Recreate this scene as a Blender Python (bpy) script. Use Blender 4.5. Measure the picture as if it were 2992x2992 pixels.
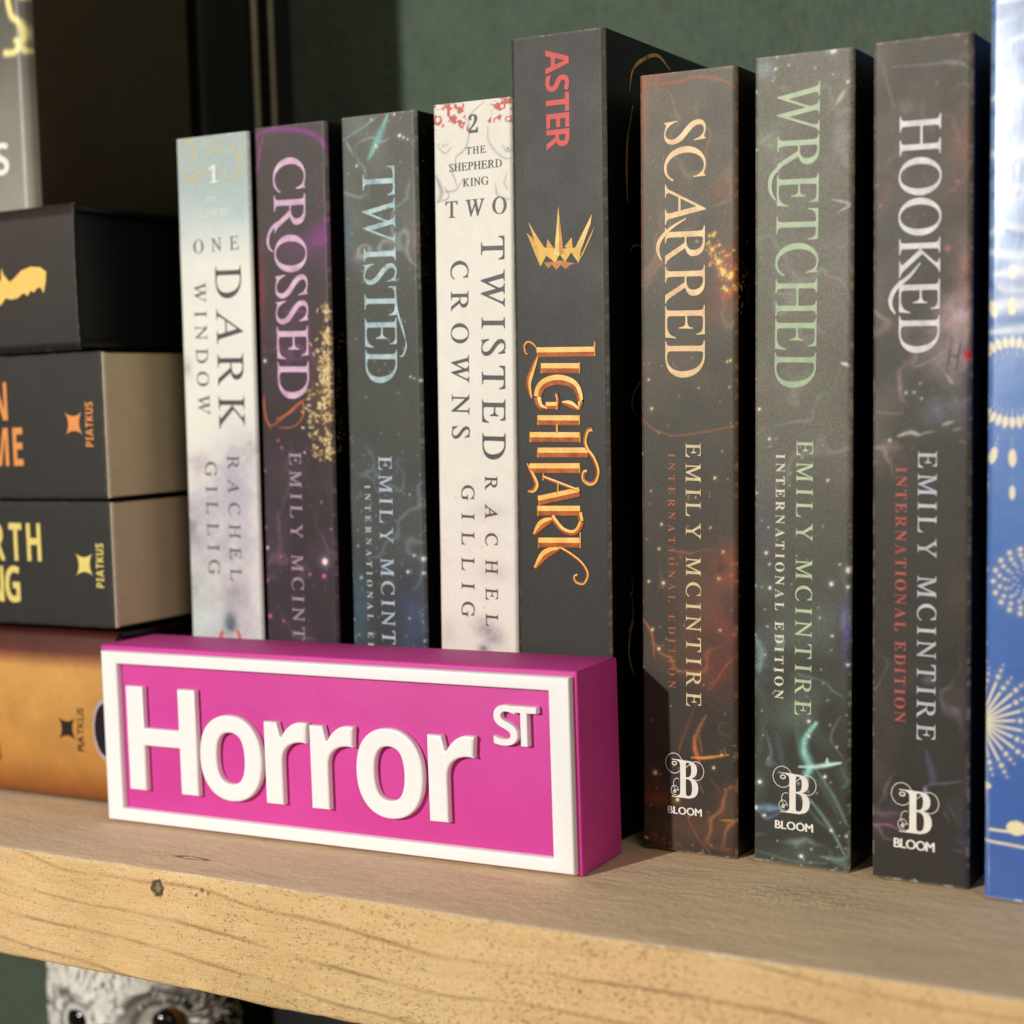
import bpy, bmesh, math, random
import numpy as np
from mathutils import Matrix, Vector

sc = bpy.context.scene
COL = sc.collection
for o in list(bpy.data.objects):
    bpy.data.objects.remove(o)

# ------------------------------------------------------------------ camera
cam_data = bpy.data.cameras.new('camera')
cam_data.sensor_width = 36.0
cam_data.lens = 58.47
cam_data.clip_start = 0.01
cam_data.clip_end = 50.0
cam_data.dof.use_dof = True
cam_data.dof.focus_distance = 0.428
cam_data.dof.aperture_fstop = 9.2
cam = bpy.data.objects.new('camera', cam_data)
COL.objects.link(cam)
R = Matrix(((0.8643996, 0.5017710, -0.0322368),
            (-0.0055530, 0.0736366, 0.9972697),
            (0.5027748, -0.8618605, 0.0664378)))
cam.matrix_world = Matrix.Translation((0.193801, -0.317696, 0.118021)) @ R.transposed().to_4x4()
sc.camera = cam

# ------------------------------------------------------------------ light
sc.view_settings.view_transform = 'Standard'
sc.view_settings.look = 'None'
sc.view_settings.exposure = 0.0
sc.view_settings.gamma = 1.0
world = bpy.data.worlds.new('World')
sc.world = world
world.use_nodes = True
bg = world.node_tree.nodes['Background']
bg.inputs[0].default_value = (1.0, 0.86, 0.72, 1)
bg.inputs[1].default_value = 0.10


def area(name, loc, target, size, power, color):
    ld = bpy.data.lights.new(name, 'AREA')
    ld.shape = 'DISK'
    ld.size = size
    ld.energy = power
    ld.color = color
    o = bpy.data.objects.new(name, ld)
    COL.objects.link(o)
    o.location = loc
    o.rotation_euler = (Vector(target) - Vector(loc)).to_track_quat('-Z', 'Y').to_euler()
    return o


area('room_lamp', (-0.32, -0.86, 0.33), (-0.02, 0.04, 0.08), 0.03, 9.3, (1.0, 0.965, 0.905))
area('room_fill', (1.15, -0.95, 0.75), (-0.05, 0.05, 0.05), 0.9, 5.4, (1.0, 0.88, 0.74))

# ------------------------------------------------------------------ helpers
MM = 0.001


def srgb(c):
    r = []
    for v in c[:3]:
        v = v / 255.0
        r.append(v / 12.92 if v <= 0.04045 else ((v + 0.055) / 1.055) ** 2.4)
    return r


def link(name, me, mat=None, parent=None, loc=None, rot=None, smooth=False):
    o = bpy.data.objects.new(name, me)
    COL.objects.link(o)
    if mat is not None:
        me.materials.clear()
        me.materials.append(mat)
    if parent is not None:
        o.parent = parent
    if loc is not None:
        o.location = loc
    if rot is not None:
        o.rotation_euler = rot
    if smooth:
        for p in me.polygons:
            p.use_smooth = True
    return o


def thing(name, label, cat, loc=(0, 0, 0), rot=(0, 0, 0), group=None):
    o = bpy.data.objects.new(name, None)
    o.empty_display_size = 0.01
    COL.objects.link(o)
    o.location = loc
    o.rotation_euler = rot
    o['label'] = label
    o['category'] = cat
    if group:
        o['group'] = group
    return o


def box_mesh(name, x0, x1, y0, y1, z0, z1, bev=0.0, seg=2):
    bm = bmesh.new()
    bmesh.ops.create_cube(bm, size=1.0)
    for v in bm.verts:
        v.co.x = x0 + (v.co.x + .5) * (x1 - x0)
        v.co.y = y0 + (v.co.y + .5) * (y1 - y0)
        v.co.z = z0 + (v.co.z + .5) * (z1 - z0)
    if bev > 0:
        bmesh.ops.bevel(bm, geom=bm.edges[:], offset=bev, segments=seg, profile=0.5, affect='EDGES')
    me = bpy.data.meshes.new(name)
    bm.to_mesh(me)
    bm.free()
    if bev > 0:
        for p in me.polygons:
            p.use_smooth = True
        try:
            me.set_sharp_from_angle(angle=math.radians(35))
        except Exception:
            pass
    return me


def mesh_from(name, verts, faces):
    me = bpy.data.meshes.new(name)
    me.from_pydata(verts, [], faces)
    me.update()
    return me


class NT:
    """small helper to wire shader nodes"""

    def __init__(self, name):
        self.m = bpy.data.materials.new(name)
        self.m.use_nodes = True
        self.t = self.m.node_tree
        self.b = self.t.nodes['Principled BSDF']

    def n(self, typ, **kw):
        nd = self.t.nodes.new(typ)
        for k, v in kw.items():
            setattr(nd, k, v)
        return nd

    def l(self, a, b):
        self.t.links.new(a, b)

    def setv(self, sock, v):
        if hasattr(v, 'links') or hasattr(v, 'is_linked'):
            self.l(v, sock)
        else:
            sock.default_value = v

    def math(self, op, a, b=0.0, c=None, clamp=False):
        nd = self.n('ShaderNodeMath', operation=op)
        nd.use_clamp = clamp
        self.setv(nd.inputs[0], a)
        self.setv(nd.inputs[1], b)
        if c is not None:
            self.setv(nd.inputs[2], c)
        return nd.outputs[0]

    def coord(self, kind='Object', scale=(1, 1, 1), loc=(0, 0, 0), rot=(0, 0, 0)):
        tc = self.n('ShaderNodeTexCoord')
        mp = self.n('ShaderNodeMapping')
        mp.inputs['Scale'].default_value = scale
        mp.inputs['Location'].default_value = loc
        mp.inputs['Rotation'].default_value = rot
        self.l(tc.outputs[kind], mp.inputs['Vector'])
        return mp.outputs[0]

    def noise(self, vec, scale, detail=4, rough=0.55, dist=0.0, out='Fac'):
        nd = self.n('ShaderNodeTexNoise')
        nd.inputs['Scale'].default_value = scale
        nd.inputs['Detail'].default_value = detail
        nd.inputs['Roughness'].default_value = rough
        nd.inputs['Distortion'].default_value = dist
        self.l(vec, nd.inputs['Vector'])
        return nd.outputs[out]

    def ramp(self, fac, stops, interp='LINEAR'):
        nd = self.n('ShaderNodeValToRGB')
        nd.color_ramp.interpolation = interp
        e = nd.color_ramp.elements
        while len(e) < len(stops):
            e.new(0.5)
        for k, (p, c) in enumerate(stops):
            e[k].position = p
            e[k].color = (*c[:3], 1) if hasattr(c, '__len__') else (c, c, c, 1)
        self.l(fac, nd.inputs[0])
        return nd.outputs[0]

    def mix(self, fac, a, b, blend='MIX'):
        nd = self.n('ShaderNodeMix', data_type='RGBA', blend_type=blend)
        self.setv(nd.inputs[0], fac)
        for s, v in ((nd.inputs[6], a), (nd.inputs[7], b)):
            if hasattr(v, 'is_linked'):
                self.l(v, s)
            else:
                s.default_value = (*v[:3], 1)
        return nd.outputs[2]

    def bump(self, h, strength, dist):
        nd = self.n('ShaderNodeBump')
        nd.inputs['Strength'].default_value = strength
        nd.inputs['Distance'].default_value = dist
        self.l(h, nd.inputs['Height'])
        self.l(nd.outputs[0], self.b.inputs['Normal'])
        return nd

    def fin(self, color=None, rough=None, spec=None, **kw):
        if color is not None:
            if hasattr(color, 'is_linked'):
                self.l(color, self.b.inputs['Base Color'])
            else:
                self.b.inputs['Base Color'].default_value = (*color[:3], 1)
        if rough is not None:
            self.setv(self.b.inputs['Roughness'], rough)
        if spec is not None:
            self.b.inputs['Specular IOR Level'].default_value = spec
        for k, v in kw.items():
            self.setv(self.b.inputs[k.replace('_', ' ')], v)
        return self.m


_mc = {}


def mat_plain(name, c, rough=0.5, var=0.15, scale=400, spec=0.5, bump=0.15, metallic=0.0, coat=0.0):
    if name in _mc:
        return _mc[name]
    c = srgb(c)
    t = NT(name)
    v = t.coord()
    n = t.noise(v, scale, 4)
    n2 = t.noise(v, scale * .12, 3)
    lo = [x * (1 - var) for x in c]
    hi = [min(1, x * (1 + var)) for x in c]
    f = t.math('ADD', t.math('MULTIPLY', n, .5), t.math('MULTIPLY', n2, .5))
    col = t.ramp(f, [(.3, lo), (.7, hi)])
    r = t.math('MULTIPLY_ADD', n2, .25, rough - .12)
    t.bump(n, bump, .0003)
    _mc[name] = t.fin(col, r, spec, Metallic=metallic, Coat_Weight=coat)
    return _mc[name]


def mat_spine(name, rough=0.42, grain=0.25, spec=0.3, coat=0.0, gscale=2600):
    t = NT(name)
    a = t.n('ShaderNodeAttribute', attribute_name='art')
    v = t.coord()
    # coloured printing grain
    nz = t.noise(v, gscale, 2, .6, out='Color')
    vm = t.n('ShaderNodeVectorMath', operation='MULTIPLY_ADD')
    t.l(nz, vm.inputs[0])
    vm.inputs[1].default_value = (2.2, 2.2, 2.2)
    vm.inputs[2].default_value = (-.60, -.60, -.60)
    nz = vm.outputs[0]
    nd = t.n('ShaderNodeMix', data_type='RGBA', blend_type='OVERLAY')
    nd.inputs[0].default_value = grain
    t.l(a.outputs['Color'], nd.inputs[6])
    t.l(nz, nd.inputs[7])
    n2 = t.noise(v, 90, 4)
    n3 = t.noise(t.coord(scale=(1, 1, .25)), 900, 3)
    r = t.math('MULTIPLY_ADD', n2, .12, rough - .06)
    t.bump(n3, .10, .0002)
    return t.fin(nd.outputs[2], r, spec, Coat_Weight=coat, Coat_Roughness=.25)


# ------------------------------------------------------------------ painting on a colour grid (flat print of the covers)
def vnoise(shape, step, cell, seed, octaves=4):
    rng = np.random.default_rng(seed)
    out = np.zeros(shape)
    amp, tot = 1.0, 0.0
    for k in range(octaves):
        c = cell / (2 ** k)
        ny, nx = int(shape[0] * step / c) + 3, int(shape[1] * step / c) + 3
        g = rng.random((ny, nx))
        yy = np.arange(shape[0]) * step / c
        xx = np.arange(shape[1]) * step / c
        y0, x0 = yy.astype(int), xx.astype(int)
        fy, fx = yy - y0, xx - x0
        fy = fy * fy * (3 - 2 * fy)
        fx = fx * fx * (3 - 2 * fx)
        a = g[np.ix_(y0, x0)] * (1 - fx) + g[np.ix_(y0, x0 + 1)] * fx
        b = g[np.ix_(y0 + 1, x0)] * (1 - fx) + g[np.ix_(y0 + 1, x0 + 1)] * fx
        out += amp * (a * (1 - fy)[:, None] + b * fy[:, None])
        tot += amp
        amp *= .55
    return out / tot


def smooth_path(p, n=8):
    if len(p) < 3:
        return [tuple(q) for q in p]
    P = [np.array(q, float) for q in p]
    P = [2 * P[0] - P[1]] + P + [2 * P[-1] - P[-2]]
    out = []
    for i in range(1, len(P) - 2):
        for k in range(n):
            t = k / n
            a, b, c, d = P[i - 1], P[i], P[i + 1], P[i + 2]
            out.append(tuple(.5 * ((2 * b) + (-a + c) * t + (2 * a - 5 * b + 4 * c - d) * t * t + (-a + 3 * b - 3 * c + d) * t ** 3)))
    out.append(tuple(P[-2]))
    return out


class Canvas:
    def __init__(self, w, h, step, seed=1):
        self.w, self.h, self.step = w, h, step
        self.nx, self.ny = int(round(w / step)) + 1, int(round(h / step)) + 1
        self.u = np.linspace(0, w, self.nx)
        self.v = np.linspace(0, h, self.ny)
        self.c = np.zeros((self.ny, self.nx, 3))
        self.seed = seed
        self.n1 = vnoise((self.ny, self.nx), step, 9.0, seed)
        self.n2 = vnoise((self.ny, self.nx), step, 2.2, seed + 5)
        self.n3 = vnoise((self.ny, self.nx), step, 30.0, seed + 9)

    def win(self, u0, u1, v0, v1):
        i0 = int(np.clip(math.floor(u0 / self.w * (self.nx - 1)), 0, self.nx))
        i1 = int(np.clip(math.ceil(u1 / self.w * (self.nx - 1)) + 1, 0, self.nx))
        j0 = int(np.clip(math.floor(v0 / self.h * (self.ny - 1)), 0, self.ny))
        j1 = int(np.clip(math.ceil(v1 / self.h * (self.ny - 1)) + 1, 0, self.ny))
        if i1 <= i0 or j1 <= j0:
            return None
        U, V = np.meshgrid(self.u[i0:i1], self.v[j0:j1])
        return (slice(j0, j1), slice(i0, i1)), U, V

    def put(self, sl, a, col):
        a = np.clip(a, 0, 1)[..., None]
        self.c[sl] = self.c[sl] * (1 - a) + np.array(srgb(col)) * a

    def stroke(self, col, w, al, soft, pts, taper=True):
        P = smooth_path(pts)
        us = [p[0] for p in P]
        vs = [p[1] for p in P]
        m = w * 1.8 + .4
        r = self.win(min(us) - m, max(us) + m, min(vs) - m, max(vs) + m)
        if r is None:
            return
        sl, U, V = r
        best = np.full(U.shape, 1e9)
        n = len(P) - 1
        for i in range(n):
            ax, ay = P[i]
            bx, by = P[i + 1]
            dx, dy = bx - ax, by - ay
            L2 = dx * dx + dy * dy + 1e-9
            t = np.clip(((U - ax) * dx + (V - ay) * dy) / L2, 0, 1)
            d = np.hypot(U - ax - t * dx, V - ay - t * dy)
            if taper and soft > .35:
                s = (i + t) / n
                d = d / (0.45 + 0.75 * np.sin(np.pi * np.clip(s, 0.02, .98)))
            best = np.minimum(best, d)
        hw = max(w * .5, self.step * .55)
        if soft < .35:
            a = al * np.clip((hw + self.step * .5 - best) / self.step, 0, 1)
        else:
            a = al * np.exp(-(best / (hw * (1 + .35 * soft))) ** 2)
            a = a * (.55 + .9 * self.n2[sl])
        self.put(sl, a, col)

    def blob(self, col, al, u, v, ru, rv):
        r = self.win(u - ru * 2, u + ru * 2, v - rv * 2, v + rv * 2)
        if r is None:
            return
        sl, U, V = r
        g = np.exp(-(((U - u) / ru) ** 2 + ((V - v) / rv) ** 2) * 1.1)
        if al > 1.2:
            self.put(sl, np.clip((g - .35) * 12, 0, 1), col)
            return
        nn = self.n1[sl] * .6 + self.n2[sl] * .4
        self.put(sl, al * g * np.clip(.1 + 1.9 * nn * nn * 2, 0, 1.6), col)

    def dots(self, col, lst):
        for u, v, r_ in lst:
            m = r_ * 3 + .5
            r = self.win(u - m, u + m, v - m, v + m)
            if r is None:
                continue
            sl, U, V = r
            d = np.hypot(U - u, V - v)
            rr = max(r_, self.step * .6)
            self.put(sl, .12 * np.exp(-(d / (rr * 1.9)) ** 2), col)
            self.put(sl, min(1.0, .45 + r_ * 1.2) * np.exp(-(d / rr) ** 4), col)

    def drop(self, col, w, pts):
        (ax, ay), (mx, my), (bx, by) = pts
        m = w + .5
        r = self.win(min(ax, bx) - m, max(ax, bx) + m, min(ay, by) - m, max(ay, by) + m)
        if r is None:
            return
        sl, U, V = r
        dx, dy = bx - ax, by - ay
        L2 = dx * dx + dy * dy + 1e-9
        t = np.clip(((U - ax) * dx + (V - ay) * dy) / L2, 0, 1)
        d = np.hypot(U - ax - t * dx, V - ay - t * dy)
        hw = w * .5 * np.minimum(np.clip(t, 0, .72) / .72 * .8 + .2, np.sqrt(np.clip(1.0 - ((t - .72) / .30) ** 2, 0, 1)))
        self.put(sl, np.clip((hw - d) / self.step + .5, 0, 1), col)

    def poly_noise(self, col, poly):
        us = [p[0] for p in poly]
        vs = [p[1] for p in poly]
        r = self.win(min(us), max(us), min(vs), max(vs))
        if r is None:
            return
        sl, U, V = r
        ins = np.zeros(U.shape, bool)
        n = len(poly)
        for i in range(n):
            x0, y0 = poly[i]
            x1, y1 = poly[(i + 1) % n]
            c = ((y0 > V) != (y1 > V)) & (U < (x1 - x0) * (V - y0) / (y1 - y0 + 1e-9) + x0)
            ins ^= c
        nn = vnoise((self.ny, self.nx), self.step, 1.7, self.seed + 40, 2)[sl]
        self.put(sl, np.where(ins & (np.abs(nn - .5) < .13), .9, 0), col)

    def run(self, items):
        for e in items:
            k = e[0]
            if k == 's':
                self.stroke(e[1], e[2], e[3], e[4], e[5])
            elif k == 'b':
                self.blob(e[1], e[2], e[3], e[4], e[5], e[6])
            elif k == 'd':
                self.dots(e[1], e[2])
            elif k == 't':
                self.drop(e[1], e[2], e[3])
            elif k == 'red':
                self.poly_noise((188, 72, 66), e[1])

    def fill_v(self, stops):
        """base colour by height (mm, srgb), with sheen or shade painted in on some spines"""
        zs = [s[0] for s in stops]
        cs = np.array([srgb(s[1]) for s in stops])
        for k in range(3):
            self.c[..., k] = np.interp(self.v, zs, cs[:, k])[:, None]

    def mottle(self, amt, key='n1'):
        n = getattr(self, key)
        self.c *= (1 + amt * (n - .5) * 2)[..., None]

    def smoke(self, col, al, v0, v1, seed, cell=14.0, thin=.022):
        a = vnoise((self.ny, self.nx), self.step, cell, seed, 3)
        m = vnoise((self.ny, self.nx), self.step, cell * .9, seed + 3, 2)
        w = np.exp(-((a - .5) / thin) ** 2) * np.clip((m - .42) * 4, 0, 1)
        z = np.clip((self.v - v0) / 8, 0, 1) * np.clip((v1 - self.v) / 12, 0, 1)
        self.put((slice(None), slice(None)), al * w * z[:, None], col)
        f = np.clip((m - .45) * 2.2, 0, 1) * z[:, None]
        self.put((slice(None), slice(None)), al * .35 * f, col)

    def wear(self, col, amount, seed=3):
        """scuffed, whitened edges"""
        rng = np.random.default_rng(seed)
        U, V = np.meshgrid(self.u, self.v)
        d = np.minimum(np.minimum(U, self.w - U), np.minimum(V, self.h - V) * 1.2)
        nn = vnoise((self.ny, self.nx), self.step, 1.4, seed + 77, 3)
        a = np.exp(-(d / .45) ** 2) * np.clip((nn - (.62 - amount * .15)) * 7, 0, 1)
        self.put((slice(None), slice(None)), a * .8, col)
        a2 = np.exp(-(d / .35) ** 2) * .22
        self.put((slice(None), slice(None)), a2, col)

    def mesh(self, name, round_r=0.9, bow=0.0, y_front=0.0):
        """grid of the spine; its long edges roll back onto the boards"""
        U, V = np.meshgrid(self.u, self.v)
        r = round_r
        Y = np.zeros_like(U)
        for d in (U, self.w - U):
            k = np.clip(r - d, 0, r)
            Y += r - np.sqrt(np.maximum(r * r - k * k, 0))
        if bow:
            Y += -bow * np.sin(np.pi * U / self.w)
        if bow or True:
            Y += (self.n3 - .5) * .25
        co = np.stack([U * MM, (Y + y_front) * MM, V * MM], -1).reshape(-1, 3)
        nx, ny = self.nx, self.ny
        i = np.arange(nx * ny).reshape(ny, nx)
        q = np.stack([i[:-1, :-1], i[:-1, 1:], i[1:, 1:], i[1:, :-1]], -1).reshape(-1, 4)
        me = bpy.data.meshes.new(name)
        me.vertices.add(len(co))
        me.vertices.foreach_set('co', co.ravel())
        me.loops.add(q.size)
        me.loops.foreach_set('vertex_index', q.ravel())
        me.polygons.add(len(q))
        me.polygons.foreach_set('loop_start', np.arange(0, q.size, 4))
        me.polygons.foreach_set('loop_total', np.full(len(q), 4))
        me.update()
        me.validate()
        at = me.color_attributes.new('art', 'FLOAT_COLOR', 'POINT')
        rgba = np.ones((nx * ny, 4), np.float32)
        rgba[:, :3] = np.clip(self.c, 0, 1).reshape(-1, 3)
        at.data.foreach_set('color', rgba.ravel())
        me.polygons.foreach_set('use_smooth', np.ones(len(q), bool))
        return me


# ------------------------------------------------------------------ lettering
BASE = {'i': 0x1D434, 'b': 0x1D400, 'g': 0x1D5D4}
_gl = {}
_slant = [None]


def raw_glyph(ch, style, extrude=0.0, bevel=0.0):
    key = (ch, style, extrude, bevel)
    if key in _gl:
        return _gl[key]
    body = ch
    if style in BASE and 'A' <= ch <= 'Z':
        body = chr(BASE[style] + ord(ch) - 65)
    elif style in BASE and 'a' <= ch <= 'z' and style != 'i':
        body = chr(BASE[style] + 26 + ord(ch) - 97)
    elif ch in '0123456789' and style in ('i', 'b'):
        body = chr(0x1D7CE + int(ch))
    cu = bpy.data.curves.new('glyph', 'FONT')
    cu.body = body
    cu.size = 1.0
    cu.resolution_u = 5 if extrude == 0 else 8
    cu.extrude = extrude
    cu.bevel_depth = bevel
    cu.bevel_resolution = 3
    if bevel:
        cu.offset = -bevel * 1.25
    o = bpy.data.objects.new('glyph', cu)
    COL.objects.link(o)
    dg = bpy.context.evaluated_depsgraph_get()
    me = bpy.data.meshes.new_from_object(o.evaluated_get(dg))
    n = len(me.vertices)
    co = np.zeros(n * 3)
    me.vertices.foreach_get('co', co)
    co = co.reshape(-1, 3)
    fs = [tuple(p.vertices) for p in me.polygons]
    bpy.data.objects.remove(o)
    bpy.data.meshes.remove(me)
    bpy.data.curves.remove(cu)
    _gl[key] = (co, fs)
    return _gl[key]


def glyph(ch, style):
    """flat glyph, upright, left edge 0, scaled so that capitals are 1 high"""
    k2 = ('n', ch, style)
    if k2 in _gl:
        return _gl[k2]
    if _slant[0] is None:
        co, _ = raw_glyph('H', 'i')
        top = co[co[:, 1] > co[:, 1].max() - .01]
        bot = co[co[:, 1] < co[:, 1].min() + .01]
        _slant[0] = (top[:, 0].min() - bot[:, 0].min()) / (top[:, 1].mean() - bot[:, 1].mean())
    Hc, _ = raw_glyph('H', style)
    cap = Hc[:, 1].max()
    co, fs = raw_glyph(ch, style)
    co = co.copy()
    if style == 'i' and 'A' <= ch <= 'Z':
        co[:, 0] -= _slant[0] * co[:, 1]
    co /= cap
    co[:, 0] -= co[:, 0].min()
    _gl[k2] = (co, fs)
    return _gl[k2]


def lay_text(text, style, length, cap, xs=1.0, heavy=0.0):
    """letters laid out to fill a length; returns 2-D vertices + layer index + faces"""
    ws = []
    for ch in text:
        if ch == ' ':
            ws.append(.34 * cap)
        else:
            ws.append(glyph(ch, style)[0][:, 0].max() * cap * xs)
    gaps = len(text) - 1
    gap = (length - sum(ws)) / gaps if gaps else 0
    if gap < .06 * cap and gaps:
        k = (length - .06 * cap * gaps) / sum(ws)
        xs *= k
        ws = [w * k for w in ws]
        gap = .06 * cap
    V, F = [], []
    x = 0.0
    tight = {'AT': -.12, 'TA': -.12, 'LY': -.15, 'AC': -.05, 'RA': -.05, 'TW': .0, 'AR': -.03, 'LA': -.02}
    for i, ch in enumerate(text):
        if ch != ' ':
            co, fs = glyph(ch, style)
            layers = [(0, 0, 0)] if heavy == 0 else [(-heavy, 0, 0), (heavy, .0, 1), (0, heavy * .5, 2)]
            for ox, oy, ly in layers:
                b = len(V)
                for c in co:
                    V.append((x + (c[0] * xs + ox) * cap, (c[1] + oy) * cap, ly))
                F += [tuple(b + k for k in f) for f in fs]
        x += ws[i] + gap + tight.get(text[i:i + 2], 0) * cap * .0
    return V, F


def text_mesh(name, text, style, A, B, cap, mode='cw', proud=0.10, xs=1.0, heavy=0.0, flip=False):
    """text on a spine; A start and B end of the baseline in mm (u, v)"""
    A, B = np.array(A, float), np.array(B, float)
    length = np.linalg.norm(B - A)
    d = (B - A) / length
    up = np.array([-d[1], d[0]])            # 90 deg counter-clockwise from the run
    V, F = lay_text(text, style, length, cap, xs, heavy)
    co = []
    for x, y, ly in V:
        p = A + d * x + up * y
        co.append((p[0] * MM, (-proud - ly * .015) * MM, p[1] * MM))
    return mesh_from(name, co, F)


def ribbon(name, strokes, proud=.10, split=False):
    """flat printed strokes [(width, taper, pts)]; in mm on the spine"""
    V, F = [], []
    for k, (w, tp, pts) in enumerate(strokes):
        P = [np.array(p) for p in smooth_path(pts, 7)]
        n = len(P)
        b = len(V)
        for i, p in enumerate(P):
            t = P[min(i + 1, n - 1)] - P[max(i - 1, 0)]
            t = t / (np.linalg.norm(t) + 1e-9)
            nn = np.array([-t[1], t[0]])
            s = i / (n - 1)
            ww = w * .5
            if tp == 1:
                ww *= .25 + .95 * math.sin(math.pi * min(max(s, .03), .97)) ** .8
            elif tp == 2:
                ww *= 1.0 - .75 * s
            y = (-proud - (k % 7) * .006) * MM
            for q in (p + nn * ww, p - nn * ww):
                V.append((q[0] * MM, y, q[1] * MM))
        for i in range(n - 1):
            F.append((b + 2 * i, b + 2 * i + 1, b + 2 * i + 3, b + 2 * i + 2))
    return mesh_from(name, V, F)


def print_mat(name, c, var=.18, rough=.4, metallic=0.0, c2=None):
    if name in _mc:
        return _mc[name]
    t = NT(name)
    v = t.coord()
    a = srgb(c)
    b = srgb(c2) if c2 else [x * (1 - var * 1.6) for x in a]
    n = t.noise(v, 260, 3)
    n2 = t.noise(v, 2200, 2)
    col = t.ramp(t.math('ADD', t.math('MULTIPLY', n, .65), t.math('MULTIPLY', n2, .35)), [(.38, b), (.6, a)])
    _mc[name] = t.fin(col, rough, .25, Metallic=metallic)
    return _mc[name]

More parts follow.
